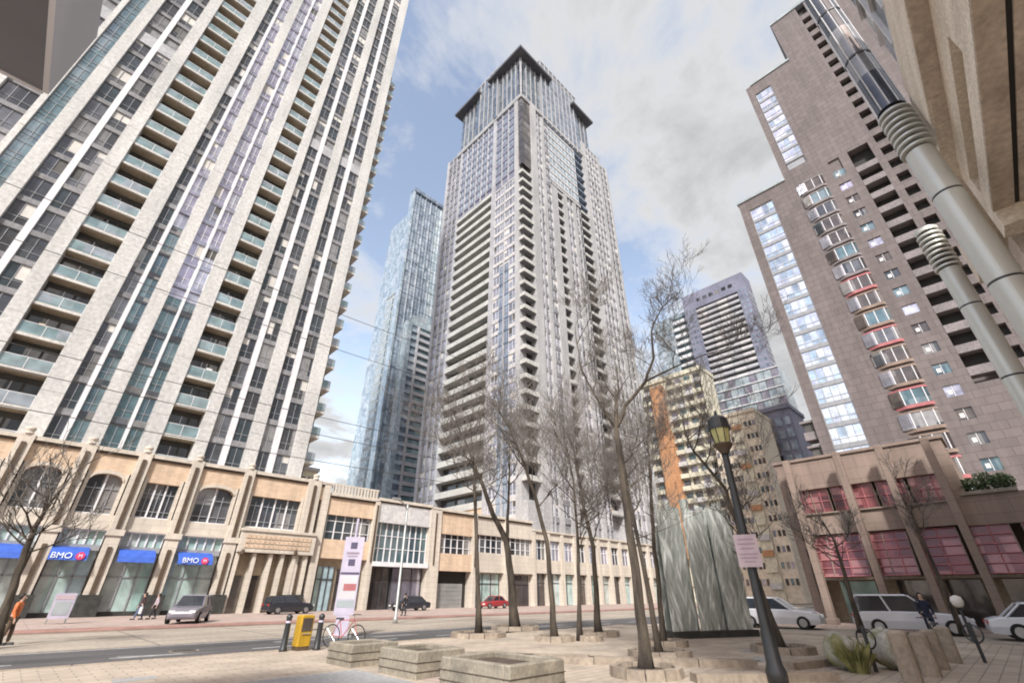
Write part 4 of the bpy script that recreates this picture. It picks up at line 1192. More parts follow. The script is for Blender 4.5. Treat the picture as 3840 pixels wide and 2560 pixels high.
b.part('terrace_planter').box(*T(-1.4, 1.0, -0.2, 1.2, 6.66, 6.85), 'planter_stone')
b.done()
rng = random.Random(5)
def leafball(m, c, rx, ry, rz, n, mat, size):
    for i in range(n):
        v = Vector((rng.gauss(0, 1), rng.gauss(0, 1), rng.gauss(0, 1))).normalized() * rng.random() ** 0.4
        p = Vector((c[0] + v.x * rx, c[1] + v.y * ry, c[2] + v.z * rz))
        a = Vector((rng.uniform(-1, 1), rng.uniform(-1, 1), rng.uniform(-1, 1))).normalized() * size
        d = a.orthogonal().normalized() * size * 0.55
        m.poly([p - a, p + d, p + a, p - d], mat)
for i, (y, s_, lab) in enumerate(((0.6, 0.45, 'low dark green shrub at the left end of the podium terrace'), (-0.25, 0.62, 'tallest dark green shrub in the middle of the podium terrace'), (-1.0, 0.5, 'green shrub at the right end of the podium terrace'))):
    r_ = thing('shrub', lab, 'shrub', (38.4, y, 6.86), 'shrubs on the pink podium terrace')
    m = MB(); leafball(m, (38.4, y, 6.9 + s_ * 0.7), 0.5, 0.55, s_, 420, 'leaf_green', 0.09); m.build('foliage', r_)
    m = MB()
    for j in range(5):
        m.tube([(38.4, y, 6.8), (38.4 + rng.uniform(-.3, .3), y + rng.uniform(-.3, .3), 7.1 + s_)], 0.02, 'bark', 4)
    m.build('stem', r_)

# ================================================================== near building on the right: columns before stepped fascias and soffits
b = Building('ribbed_building', 'near concrete building with stepped pale fascias and shade-brown soffits overhead at the upper right', 'building', (20, -8, 0))
b.item('fascia').box(1, 16.9, -3.5, -3.1, 15.45, 17.5, 'board_concrete')
b.item('fascia').box(16.901, 21.5, -3.9, -3.16, 15.4, 17.5, 'board_concrete')
b.item('soffit').box(1, 15.6, -3.9, -3.11, 15.4, 15.449, 'brown_shade_concrete')
b.item('soffit').box(1, 19.4, -4.08, -3.55, 12.92, 12.97, 'brown_shade_concrete')
b.item('soffit').box(1, 19.4, -16, -4.2, 12.9, 12.97, 'brown_shade_concrete')
b.item('soffit').box(1, 19.4, -4.199, -4.081, 12.95, 13.3, 'shade_black')
F2 = b.item('fascia')
F2.box(1, 12.6, -3.9, -3.54, 12.98, 15.39, 'board_concrete')
F2.box(12.6, 19.3, -3.9, -3.54, 12.98, 13.66, 'board_concrete'); F2.box(12.6, 19.3, -3.9, -3.54, 14.45, 15.39, 'board_concrete')
F2.box(12.61, 19.29, -3.9, -3.78, 13.67, 14.44, 'brown_shade_concrete')
for y in (-6.3, -8.8, -11.4):
    b.item('rib').box(1, 19.4, y - 0.35, y, 12.4, 12.899, 'board_concrete')
b.part('cross_beam').box(15.601, 16.9, -3.9, -3.17, 15.35, 15.449, 'brown_shade_concrete')
b.part('end_beam').box(19.42, 20.3, -15.9, -3.58, 12.3, 15.4, 'board_concrete')
W = b.part('wall')
W.box(24, 30, -15.9, -4.4, 0.02, 14.5, 'brown_shade_concrete'); W.box(1, 24, -16, -15.4, 0.02, 12.9, 'brown_shade_concrete'); W.box(30.01, 44, -16, -8.5, 0.02, 15.0, 'board_concrete')
W.box(19.42, 30, -15.9, -3.6, 15.41, 17.5, 'board_concrete')
for y in (-13.8, -11.4, -9.0, -6.6):
    b.item('window').box(23.9, 23.98, y, y + 2.0, 3, 11.5, 'glass_brown')
up = b.part('upper_wall'); up.box(1, 16.2, -16, -3.5, 17.52, 22.6, 'grey_frame')
for j in range(10):
    for k in range(3):
        m = b.item('curtain_window')
        x0 = 1.2 + j * 1.5
        m.box(x0, x0 + 1.4, -3.49, -3.2, 17.6 + k * 1.85, 19.4 + k * 1.85, 'glass_bright' if (j * 2 + k) % 3 == 0 else 'glass_dark')
    b.item('mullion').box(1.2 + j * 1.5 - 0.1, 1.2 + j * 1.5, -3.49, -3.06, 17.52, 22.6, 'white_frame')
for k in range(3):
    b.item('mullion').box(1.1, 16.2, -3.48, -3.1, 17.53 + k * 1.85, 17.6 + k * 1.85, 'white_frame')
b.done()
for (x, y, lab) in ((17.4, -2.58, 'nearer pale metal column whose louvred collar carries a dark glass shaft'), (26.6, -2.56, 'farther pale metal column with louvred collar, partly hidden by the nearer one')):
    c = Building('round_column', lab, 'column', (x, y, 0), 'round metal columns before the ribbed building')
    sh = c.part('shaft')
    zs = [0.02, 6.0, 9.5, 13.0, 15.1]
    for i in range(4):
        sh.lathe(x, y, [(0.40, zs[i]), (0.40, zs[i + 1] - 0.08)], 'column_metal', 40)
        if i < 3:
            c.item('joint').lathe(x, y, [(0.385, zs[i + 1] - 0.079), (0.385, zs[i + 1] - 0.001)], 'dark_frame', 32)
    lv = c.part('louvre')
    lv.lathe(x, y, [(0.36, 15.02), (0.36, 17.3)], 'shade_black', 28)
    for j in range(8):
        z = 15.1 + j * 0.275
        lv.lathe(x, y, [(0.37, z), (0.5, z + 0.005), (0.5, z + 0.1), (0.37, z + 0.105)], 'column_metal', 40)
    if x > 20:
        c.part('cap').lathe(x, y, [(0.46, 17.31), (0.46, 17.5), (0.1, 17.6)], 'column_metal', 28)
        c.done()
        continue
    gt = c.part('glass_shaft')
    gt.lathe(x, y, [(0.44, 17.35), (0.44, 26)], 'glass_dark', 36)
    for j in range(10):
        q = 2 * math.pi * j / 10
        gt.tube([(x + 0.45 * math.cos(q), y + 0.45 * math.sin(q), 17.35), (x + 0.45 * math.cos(q), y + 0.45 * math.sin(q), 26)], 0.022, 'white_frame', 4)
    gt.lathe(x, y, [(0.47, 20.6), (0.47, 20.7)], 'dark_frame', 24); gt.lathe(x, y, [(0.47, 24), (0.47, 24.1)], 'dark_frame', 24)
    c.done()

# dark canopy at the upper left
b = Building('overhang', 'dark flat canopy with a light grey side panel overhead at the upper left corner', 'canopy', (-3.5, 0, 0))
b.part('soffit').box(-5.2, -2.075, -3, 7.31, 7.825, 7.9, 'dark_canopy')
b.part('side_panel').box(-2.07, -2.01, -3, 7.33, 7.81, 9.33, 'grey_panel')
b.part('front_panel').box(-5.2, -2.071, 7.32, 7.38, 7.81, 9.33, 'grey_panel')
b.part('roof').box(-5.2, -2.071, -3, 7.319, 7.901, 9.3, 'grey_frame')
for x, y in ((-4.7, -2.5), (-4.7, 0.5), (-2.7, -2.6)):
    b.item('column').lathe(x, y, [(0.25, 0.0), (0.22, 0.2), (0.22, 7.82)], 'precast', 20)
b.done()

# ================================================================== streak-patterned glass screen
K = Building('glass_screen', 'cluster of tall green-grey glass panes with pale leaning streaks, left of the lamp post', 'sculpture', (23, 11.5, 0))
a_, c_ = Vector((20.7, 11.25, 0)), Vector((24.7, 9.33, 0))
t_ = (c_ - a_).normalized(); n_ = Vector((-t_.y, t_.x, 0)); L_ = (c_ - a_).length
def kb(m, s0, s1, d0, d1, z0, z1, mat, cut=0.0):
    q = [a_ + t_ * s_ + n_ * d for s_, d in ((s0, d0), (s1, d0), (s1, d1), (s0, d1))]
    dz = (0, cut, cut, 0)
    m.hexa([(p.x, p.y, z0) for p in q] + [(p.x, p.y, z1 - dz[i_]) for i_, p in enumerate(q)], mat)
krng = random.Random(9)
s0 = 0.0
i = 0
while s0 < L_ - 0.15:
    w_ = min(krng.uniform(0.34, 0.62), L_ - s0)
    m = K.item('pane'); d = (i % 3) * 0.11
    kb(m, s0 - 0.02, s0 + w_ + 0.02, d, d + 0.05, 0.27, (5.6, 5.85, 5.7, 5.95, 5.55, 5.8, 5.65, 5.9, 5.6)[i % 9] - 0.25, 'streak_glass', krng.choice((0.12, -0.1, 0.06, -0.08)))
    s0 += w_; i += 1
s0 = 0.2; i = 0
while s0 < L_ - 0.5:
    m = K.item('pane'); kb(m, s0, s0 + 0.5, 0.75, 0.8, 0.27, 4.6 + (i * 0.7) % 1.3, 'streak_glass', krng.choice((0.3, -0.3)))
    s0 += 0.62; i += 1
kb(K.part('plinth'), -0.05, L_ + 0.05, -0.06, 0.95, 0.0, 0.26, 'black_granite')
for z in (1.9, 3.7):
    kb(K.part('rail'), 0.0, L_, 0.34, 0.38, z, z + 0.05, 'steel_grey')
K.done()

# ================================================================== trees
trng = random.Random(11)
def grow(m, p, d, L, r, depth, maxd, minr, up=0.14):
    """one branch as a bent tube, then its children along it and at its tip"""
    seg = 4 if depth < 2 else 3
    pts, rads = [p.copy()], [r]
    q, v = p.copy(), d.copy()
    for i in range(seg):
        v = (v + Vector((trng.uniform(-1, 1), trng.uniform(-1, 1), trng.uniform(-.7, 1) * 0.8 + up)) * 0.26).normalized()
        q = q + v * (L / seg)
        pts.append(q.copy()); rads.append(max(minr, r * (1 - 0.62 * (i + 1) / seg)))
    m.tube(pts, rads, 'bark' if depth < 2 else 'twig', 6 if depth < 2 else (4 if depth < 3 else 3), caps=depth < 2)
    if depth >= maxd:
        return
    n = 3 if depth < 2 else trng.choice((2, 3, 3))
    for i in range(n + 1):
        k = seg if i == 0 else trng.randint(1, seg)
        o = Vector((trng.uniform(-1, 1), trng.uniform(-1, 1), trng.uniform(-.35, 1)))
        nd = (v * (0.95 if i == 0 else 0.6) + o * (0.45 if i == 0 else 0.8)).normalized()
        grow(m, pts[k], nd, L * trng.uniform(0.55, 0.78), max(minr, rads[k] * 0.72), depth + 1, maxd, minr, up)
def auto(paths, n, L, r, frac=0.45):
    """branches spread along the upper part of each limb, plus one at its tip"""
    out = []
    for pts, ra, rb in paths:
        P = [Vector(p) for p in pts]
        tot = len(P) - 1
        for i in range(n):
            t = frac + (1 - frac) * (i + 1) / n
            s_ = min(tot - 1e-4, t * tot); k = int(s_)
            q = P[k].lerp(P[k + 1], s_ - k)
            a = trng.uniform(0, 2 * math.pi)
            out.append((q, (math.cos(a) * 0.8, math.sin(a) * 0.8, trng.uniform(0.15, 0.85)), L * trng.uniform(0.7, 1.15), r * trng.uniform(0.6, 0.9)))
        dd = (P[-1] - P[-2]).normalized()
        out.append((P[-1], dd, L * 1.1, rb * 0.92))
    return out
def make(label, paths, n, L, r, maxd=4, minr=0.007, frac=0.5):
    base = paths[0][0][0]
    r_ = thing('bare_tree', label, 'tree', (base[0], base[1], 0), 'bare trees on the plaza')
    m = MB()
    for i, (pts, ra, rb) in enumerate(paths):
        P = [Vector(p) for p in pts]; Q = []
        for j in range(len(P) - 1):
            for t in (0, 0.34, 0.67):
                Q.append(P[j].lerp(P[j + 1], t) + Vector((trng.uniform(-1, 1), trng.uniform(-1, 1), 0)) * (0.025 if j or t else 0))
        Q.append(P[-1]); k = len(Q)
        rad = [ra + (rb - ra) * j / (k - 1) for j in range(k)]
        if i == 0:
            rad[0] *= 1.55; rad[1] *= 1.15
        m.tube(Q, rad, 'bark', 10)
    m.build('trunk', r_, smooth=True)
    m = MB()
    for (p, d, L_b, r_b) in auto(paths, n, L, r, frac):
        grow(m, Vector(p), Vector(d).normalized(), L_b, r_b, 0, maxd, minr)
    m.build('crown', r_)
make('slender bare tree, leftmost of the plaza trees, with a straight thin trunk', [([(15.58, 17.93, 0.01), (15.44, 18.04, 3.05), (15.24, 18.22, 6.56), (15.13, 18.3, 8.15)], 0.12, 0.05)], 6, 2.1, 0.042, 4, 0.007, 0.45)
make('bare tree with thick lower trunk forking into an S-shaped left limb', [([(19.9, 19.98, 0), (19.73, 20.15, 2.64), (19.56, 20.31, 4.28), (18.98, 20.86, 5.73), (18.53, 21.26, 7.26), (18.2, 21.54, 8.21), (17.77, 21.9, 9.53)], 0.22, 0.07), ([(19.56, 20.31, 4.2), (19.61, 20.26, 6.18), (19.66, 20.21, 8.39)], 0.11, 0.05)], 5, 2.4, 0.045, 4, 0.0075, 0.45)
make('bare tree whose upper trunk leans left across the corner of the central tower', [([(16.48, 14.27, 0.01), (16.43, 14.33, 1.91), (16.36, 14.41, 3.68), (16.03, 14.77, 5.74), (15.57, 15.26, 7.64), (15.34, 15.49, 8.44)], 0.125, 0.055)], 6, 2.1, 0.042, 4, 0.007, 0.45)
make('thin upright bare tree mid-plaza, second trunk left of the big forked tree', [([(17.2, 13.56, 0.01), (17.26, 13.49, 1.91), (17.32, 13.41, 4.11), (17.3, 13.43, 6.34)], 0.10, 0.05)], 7, 2.2, 0.04, 4, 0.007, 0.45)
make('bare tree with stouter trunk between the thin upright tree and the big forked tree', [([(19.77, 14.48, 0), (19.79, 14.44, 1.94), (19.81, 14.42, 3.66), (19.63, 14.66, 5.54), (19.47, 14.88, 7.59)], 0.15, 0.065)], 7, 2.4, 0.045, 4, 0.0075, 0.45)
make('largest bare tree, nearest the camera, its main limb reaching up right to the sky', [([(11.22, 6.95, 0), (11.23, 6.94, 1.23), (11.23, 6.94, 2.72), (11.21, 6.98, 4.06), (11.2, 6.98, 5.97)], 0.145, 0.078),
      ([(11.2, 6.98, 5.9), (11.39, 6.68, 6.61), (11.72, 6.08, 7.32), (11.87, 5.77, 8.08), (11.9, 5.71, 9.04), (12.1, 5.3, 9.8)], 0.062, 0.02),
      ([(11.2, 6.98, 5.9), (11.23, 7.31, 6.57), (11.08, 7.54, 7.12), (10.88, 7.82, 8.09), (10.84, 7.88, 9.0)], 0.05, 0.018),
      ([(11.72, 6.08, 7.32), (11.89, 5.25, 7.54), (12.25, 4.36, 7.79)], 0.034, 0.014)], 3, 1.1, 0.022, 4, 0.005, 0.3)
make('bare tree just right of the big forked tree, trunk leaning left as it rises', [([(14.6, 8.51, 0.0), (14.57, 8.56, 1.47), (14.5, 8.68, 2.85), (14.44, 8.77, 4.73), (14.4, 8.85, 6.35)], 0.095, 0.042)], 6, 1.8, 0.034, 4, 0.0055, 0.5)
make('bare tree touching the left edge of the glass screen', [([(17.8, 10.17, 0), (17.85, 10.09, 1.44), (17.88, 10.03, 3.19), (18.0, 9.82, 5.89), (18.06, 9.69, 7.63)], 0.11, 0.05)], 7, 2.1, 0.04, 4, 0.0065, 0.45)
make('bare tree behind the lamp post with a limb curving left over the glass screen', [([(18.7, 6.38, 0), (18.64, 6.55, 1.46), (18.55, 6.81, 3.14), (18.49, 6.97, 5.22), (18.16, 7.79, 6.78)], 0.10, 0.045)], 6, 1.9, 0.038, 4, 0.006, 0.45)
make('small bare tree at the right-hand corner of the glass screen, behind the lamp post tree', [([(24.46, 8.52, 0), (24.36, 8.78, 1.4), (24.31, 8.94, 3.03), (24.29, 9.0, 4.8)], 0.10, 0.05)], 5, 1.7, 0.04, 3, 0.009, 0.5)
make('small bare tree before the red glazing at the left of the pink podium', [([(30.31, 6.52, 0.0), (30.31, 6.48, 2.56), (30.32, 6.44, 4.06)], 0.12, 0.06)], 6, 1.5, 0.05, 3, 0.011, 0.5)
make('tall thin bare tree in front of the middle column of the pink podium', [([(32.86, 3.04, 0.0), (32.86, 3.0, 1.95), (32.86, 3.08, 3.75), (32.86, 3.08, 5.3)], 0.11, 0.05)], 4, 1.3, 0.04, 3, 0.011, 0.6)
make('bare street tree leaning in at the far left edge before the blue awning', [([(0.3, 27.5, 0.0), (0.1, 27.5, 1.9), (-0.05, 27.5, 3.2), (-0.1, 27.5, 4.0)], 0.15, 0.09)], 6, 1.9, 0.06, 3, 0.011, 0.55)

# low stone rings round the trees
def ring(x, y, r, label):
    t = thing('tree_ring', label, 'tree ring', (x, y, 0), 'stone tree rings')
    m = MB()
    n = 12
    for i in range(n):
        a0, a1 = 2 * math.pi * i / n + 0.015, 2 * math.pi * (i + 1) / n - 0.015
        ri, ro = r - 0.2, r
        m.hexa([(x + q * math.cos(a), y + q * math.sin(a), 0.0) for q, a in ((ro, a0), (ro, a1), (ri, a1), (ri, a0))] +
               [(x + q * math.cos(a), y + q * math.sin(a), 0.19 + 0.008 * (i % 3)) for q, a in ((ro - .02, a0), (ro - .02, a1), (ri + .02, a1), (ri + .02, a0))], 'kerb_stone')
    m.build('kerb', t)
    m = MB(); m.lathe(x, y, [(r - 0.19, 0.0), (r - 0.19, 0.1), (r * 0.4, 0.15)], 'soil', 20); m.build('soil', t)
for x, y, r, lab in ((15.58, 17.93, 1.25, 'stone tree ring round the leftmost slender tree'), (19.9, 19.98, 1.3, 'stone tree ring round the tree with the S-shaped limb'),
                     (16.48, 14.27, 0.85, 'stone tree ring round the tree leaning left across the tower corner'), (17.5, 13.2, 0.5, 'small stone tree ring round the thin upright tree'),
                     (19.77, 14.48, 0.95, 'stone tree ring round the slightly thicker tree left of the big one'), (11.22, 6.95, 0.85, 'stone tree ring round the largest tree nearest the camera'),
                     (14.6, 8.51, 0.95, 'stone tree ring round the tree just right of the largest tree'), (17.8, 10.17, 0.9, 'stone tree ring at the left edge of the glass screen'),
                     (18.7, 6.38, 1.0, 'stone tree ring behind the lamp post')):
    ring(x, y, r, lab)

# ================================================================== street furniture
def planter(x0, x1, y0, y1, h, label):
    t = thing('concrete_planter', label, 'planter', ((x0 + x1) / 2, (y0 + y1) / 2, 0), 'square concrete planters on the plaza')
    m = MB(); w = 0.16
    m.bev(x0, x1, y0, y0 + w, 0, h, 'planter_stone', 0.025); m.bev(x0, x1, y1 - w, y1, 0, h, 'planter_stone', 0.025)
    m.bev(x0, x0 + w, y0 + w + .002, y1 - w - .002, 0, h - 0.002, 'planter_stone', 0.02); m.bev(x1 - w, x1, y0 + w + .002, y1 - w - .002, 0, h - 0.002, 'planter_stone', 0.02)
    for z in (0.13, 0.3):
        m.box(x0 - 0.012, x1 + 0.012, y0 - 0.012, y1 + 0.012, z, z + 0.012, 'soil')
    m.build('tub', t)
    m = MB(); m.box(x0 + w, x1 - w, y0 + w, y1 - w, 0, h - 0.1, 'soil'); m.build('soil', t)
planter(6.9, 8.3, 12.95, 14.3, 0.5, 'farthest of the three square concrete planters, beside the bicycle')
planter(7.05, 8.45, 10.2, 11.8, 0.52, 'middle one of the three square concrete planters')
planter(6.95, 8.5, 7.12, 9.2, 0.52, 'nearest of the three square concrete planters, cut by the bottom of the picture')

# lamp post and the sign strapped to it
lx, ly = 12.36, 4.47
t = thing('lamp_post', 'black street lamp with yellow-green lantern and black cap, right of the glass screen', 'street lamp', (lx, ly, 0))
m = MB()
m.lathe(lx, ly, [(0.21, 0), (0.21, 0.2), (0.16, 0.35), (0.14, 0.9), (0.115, 1.0), (0.085, 4.75), (0.085, 4.9)], 'black_metal', 20); m.build('pole', t, True)
m = MB(); m.lathe(lx, ly, [(0.10, 4.9), (0.14, 4.98), (0.25, 5.12), (0.25, 5.16)], 'bronze_strip', 20); m.build('collar', t)
m = MB(); m.lathe(lx, ly, [(0.19, 5.16), (0.25, 5.56)], 'lamp_glass', 8)
o = m.build('lantern', t)
m = MB()
for j in range(8):
    q = 2 * math.pi * j / 8
    m.tube([(lx + 0.20 * math.cos(q), ly + 0.20 * math.sin(q), 5.16), (lx + 0.26 * math.cos(q), ly + 0.26 * math.sin(q), 5.56)], 0.012, 'black_metal', 4)
m.build('lantern_bars', t)
m = MB(); m.lathe(lx, ly, [(0.28, 5.56), (0.28, 5.62), (0.26, 5.84), (0.16, 5.93), (0.04, 5.98), (0.03, 6.1)], 'black_metal', 20); m.build('cap', t)
t = thing('street_sign', 'pinkish rectangular sign with faint lines of text strapped to the black lamp post', 'sign', (lx, ly, 2.2))
u_ = Vector((math.sin(HEAD + 0.4), -math.cos(HEAD + 0.4), 0)); f_ = Vector((-math.cos(HEAD + 0.4), -math.sin(HEAD + 0.4), 0))
u_ = Vector((0.34, -0.94, 0)).normalized(); f_ = Vector((-0.94, -0.34, 0)).normalized()
o_ = Vector((lx, ly, 0)) + f_ * 0.17
def sb(m, s0, s1, z0, z1, d0, d1, mat):
    q = [o_ + u_ * s_ + f_ * d for s_, d in ((s0, d0), (s0, d1), (s1, d1), (s1, d0))]
    m.hexa([(p.x, p.y, z0) for p in q] + [(p.x, p.y, z1) for p in q], mat)
m = MB(); sb(m, -0.25, 0.25, 2.2, 2.9, 0.0, 0.03, 'sign_pink'); m.build('panel', t)
m = MB()
for i, (w_, z) in enumerate(((0.34, 2.78), (0.38, 2.68), (0.3, 2.58), (0.4, 2.46), (0.36, 2.38), (0.24, 2.3))):
    sb(m, -w_ / 2, w_ / 2, z, z + 0.022, 0.031, 0.034, 'sign_ink')
m.build('text_lines', t)
m = MB(); m.lathe(lx, ly, [(0.15, 2.3), (0.15, 2.34)], 'steel_grey', 16); m.lathe(lx, ly, [(0.15, 2.76), (0.15, 2.8)], 'steel_grey', 16); m.build('strap', t)

# bollards and the yellow box between them
for x, y, lab in ((7.17, 18.1, 'black bollard left of the yellow box by the road'), (8.15, 17.75, 'black bollard right of the yellow box by the road')):
    t = thing('bollard', lab, 'bollard', (x, y, 0), 'black bollards by the road')
    m = MB(); m.lathe(x, y, [(0.13, 0), (0.13, 0.05), (0.1, 0.1), (0.085, 0.92), (0.1, 0.95), (0.1, 1.0), (0.03, 1.06)], 'black_metal', 16); m.build('post', t, True)
    m = MB(); m.lathe(x, y, [(0.093, 0.8), (0.092, 0.86)], 'sign_white', 16); m.build('band', t)
t = thing('newspaper_box', 'yellow newspaper box standing between two black bollards', 'newspaper box', (7.75, 18.1, 0))
m = MB(); m.bev(7.5, 7.95, 17.85, 18.3, 0.12, 1.02, 'yellow_paint', 0.03); m.build('cabinet', t)
m = MB(); m.box(7.53, 7.92, 17.86, 18.29, 0.0, 0.12, 'bronze_strip'); m.build('base', t)
m = MB(); m.box(7.56, 7.89, 17.835, 17.849, 0.55, 0.93, 'glass_brown'); m.build('door_window', t)
m = MB(); m.tube([(7.6, 17.82, 0.48), (7.85, 17.82, 0.48)], 0.015, 'steel_grey', 6); m.build('handle', t)
# sign pillar
px, py = 11.78, 23.4
t = thing('information_pillar', 'white lilac information pillar with dark square symbols beyond the bollards', 'sign pillar', (px, py, -0.11), None)
M_ = Matrix.Translation((px, py, -0.11)) @ Matrix.Rotation(R(-28), 4, 'Z')
def ib(name, boxes):
    m = MB()
    for bx, mat in boxes:
        m.box(*bx, mat)
    m.xf(M_); m.build(name, t)
ib('panel', [((-0.46, 0.46, -0.1, 0.1, 0.9, 4.3), 'sign_white')])
ib('foot', [((-0.3, 0.3, -0.09, 0.09, 0.0, 0.899), 'sign_white'), ((-0.5, 0.5, -0.16, 0.16, 0.0, 0.08), 'steel_grey')])
ib('symbol', [((-0.16, 0.16, -0.106, -0.101, 3.75, 4.05), 'sign_dark')]); ib('symbol', [((-0.16, 0.16, -0.106, -0.101, 2.98, 3.28), 'sign_dark')])
ib('text_lines', [((-0.3, 0.3, -0.106, -0.101, 3.5, 3.6), 'sign_ink'), ((-0.25, 0.25, -0.106, -0.101, 3.38, 3.44), 'sign_ink'), ((-0.44, 0.44, -0.106, -0.101, 2.6, 2.7), 'sign_dark')])
ib('map_board', [((-0.4, 0.4, -0.106, -0.101, 1.55, 2.55), 'grey_panel'), ((-0.2, 0.38, -0.109, -0.107, 1.9, 2.2), 'red_frame'), ((-0.4, 0.4, -0.106, -0.101, 1.2, 1.5), 'slate_wall')])
m = MB(); m.tube([(0, 0, 4.3), (0, 0, 5.2)], 0.06, 'sign_white', 8); m.xf(M_); m.build('mast', t)
# steel street pole
t = thing('steel_pole', 'grey steel pole in the middle of the road, left of the plaza trees', 'pole', (19.73, 31.5, -0.1))
m = MB(); m.lathe(19.73, 31.5, [(0.16, -0.1), (0.16, 0.2), (0.1, 0.3), (0.08, 7.6), (0.06, 7.65)], 'steel_grey', 14); m.build('shaft', t, True)
m = MB(); m.tube([(19.73, 31.5, 7.3), (18.9, 31.0, 7.7), (18.2, 30.6, 7.75)], 0.05, 'steel_grey', 6); m.build('arm', t)
m = MB(); m.box(17.8, 18.4, 30.35, 30.65, 7.68, 7.82, 'steel_grey'); m.build('lamp_head', t)
# overhead wires
for i, (z, y, sag, lab) in enumerate(((20.8, 30, 0.9, 'topmost thin black overhead wire across the cream tower'), (18.2, 31, 0.7, 'second thin black overhead wire from the top across the cream tower'),
                                     (12.3, 30, 0.6, 'overhead wire crossing the cream tower just above its podium'), (11.2, 30.6, 0.5, 'overhead wire crossing the top of the bank podium'), (9.6, 31.2, 0.5, 'lowest overhead wire in front of the arched windows'))):
    m = MB(); m.tube([(-40 + 70 * j / 20, y, z + 0.35 - sag * (1 - (2 * j / 20 - 1) ** 2)) for j in range(21)], 0.022, 'wire', 5, False)
    tag(m.build('overhead_wire'), lab, 'wire', 'overhead wires on the left')

# covers set in the ground
for (x, y, z, r, lab) in ((9.6, 10.6, 0.004, 0.36, 'round iron cover in the plaza paving between the middle planter and the big tree'), (5.2, 21.9, -0.108, 0.4, 'round iron cover in the dark road beyond the yellow box'), (13.2, 29, -0.094, 0.42, 'round iron cover in the pale concrete lane across the road')):
    t = thing('manhole_cover', lab, 'manhole cover', (x, y, z), 'iron covers in the ground')
    m = MB(); m.lathe(x, y, [(r + 0.07, z), (r + 0.07, z + 0.006)], 'kerb_stone', 24); m.build('frame', t)
    m = MB(); m.lathe(x, y, [(r, z + 0.007), (r, z + 0.011)], 'iron', 24)
    for q in range(-3, 4):
        w_ = math.sqrt(max(0, r * r - (q * 0.1) ** 2)) * 0.9
        m.box(x - w_, x + w_, y + q * 0.1 - 0.02, y + q * 0.1 + 0.02, z + 0.0112, z + 0.018, 'iron')
    m.build('lid', t)
# patches and cracks of older paving
m = MB(); prng = random.Random(3)
for i in range(26):
    x, y = prng.uniform(2, 24), prng.uniform(1, 17)
    w_, h_ = prng.uniform(0.5, 1.7), prng.uniform(0.4, 1.2)
    m.poly([(x, y, 0.0035), (x + w_, y + prng.uniform(-.1, .1), 0.0035), (x + w_ + prng.uniform(-.1, .1), y + h_, 0.0035), (x, y + h_, 0.0035)], ('sidewalk', 'light_slab', 'concrete_lane')[i % 3])
struct('paving_patches', m)
m = MB()
for i in range(14):
    x, y = -15 + i * 4.6 + prng.uniform(-1, 1), prng.uniform(19.2, 23)
    m.poly([(x, y, -0.1095), (x + prng.uniform(1, 3.2), y, -0.1095), (x + prng.uniform(1, 3), y + prng.uniform(.4, 1), -0.1095), (x, y + prng.uniform(.4, 1), -0.1095)], 'city_ground')
struct('road_patches', m)
# bicycles
def bicycle(label, x, y, rz, frame):
    t = thing('bicycle', label, 'bicycle', (0, 0, 0))
    for cx in (-0.52, 0.52):
        m = MB()
        m.tube([(cx + 0.34 * math.cos(2 * math.pi * j / 20), 0, 0.34 + 0.34 * math.sin(2 * math.pi * j / 20)) for j in range(21)], 0.02, 'tyre', 6, False)
        for j in range(8):
            q = 2 * math.pi * j / 8
            m.tube([(cx, 0, 0.34), (cx + 0.32 * math.cos(q), 0, 0.34 + 0.32 * math.sin(q))], 0.005, 'rim', 3)
        m.build('wheel', t)
    m = MB()
    bb, st, hd, rw, fw = (-0.08, 0, 0.3), (-0.25, 0, 0.82), (0.36, 0, 0.84), (-0.52, 0, 0.34), (0.52, 0, 0.34)
    for a, c in ((bb, st), (bb, hd), (st, hd), (rw, bb), (rw, st), (hd, fw)):
        m.tube([a, c], 0.02, frame, 6)
    m.build('frame', t)
    m = MB(); m.bev(-0.4, -0.12, -0.07, 0.07, 0.84, 0.9, 'dark_frame', 0.02); m.build('saddle', t)
    m = MB(); m.tube([(0.34, 0, 0.84), (0.33, 0, 0.98)], 0.018, 'steel_grey', 6); m.tube([(0.42, -0.27, 0.99), (0.33, -0.1, 1.0), (0.33, 0.1, 1.0), (0.42, 0.27, 0.99)], 0.015, 'dark_frame', 6); m.build('handlebar', t)
    t.location = (x, y, 0); t.rotation_euler = (0, 0, rz)
bicycle('bicycle with reddish frame parked before the farthest concrete planter', 9.2, 18.0, R(-60), 'red_frame')
bicycle('dark bicycle leaning at the right end of the row of granite bollards', 20.9, 2.55, R(20), 'black_metal')

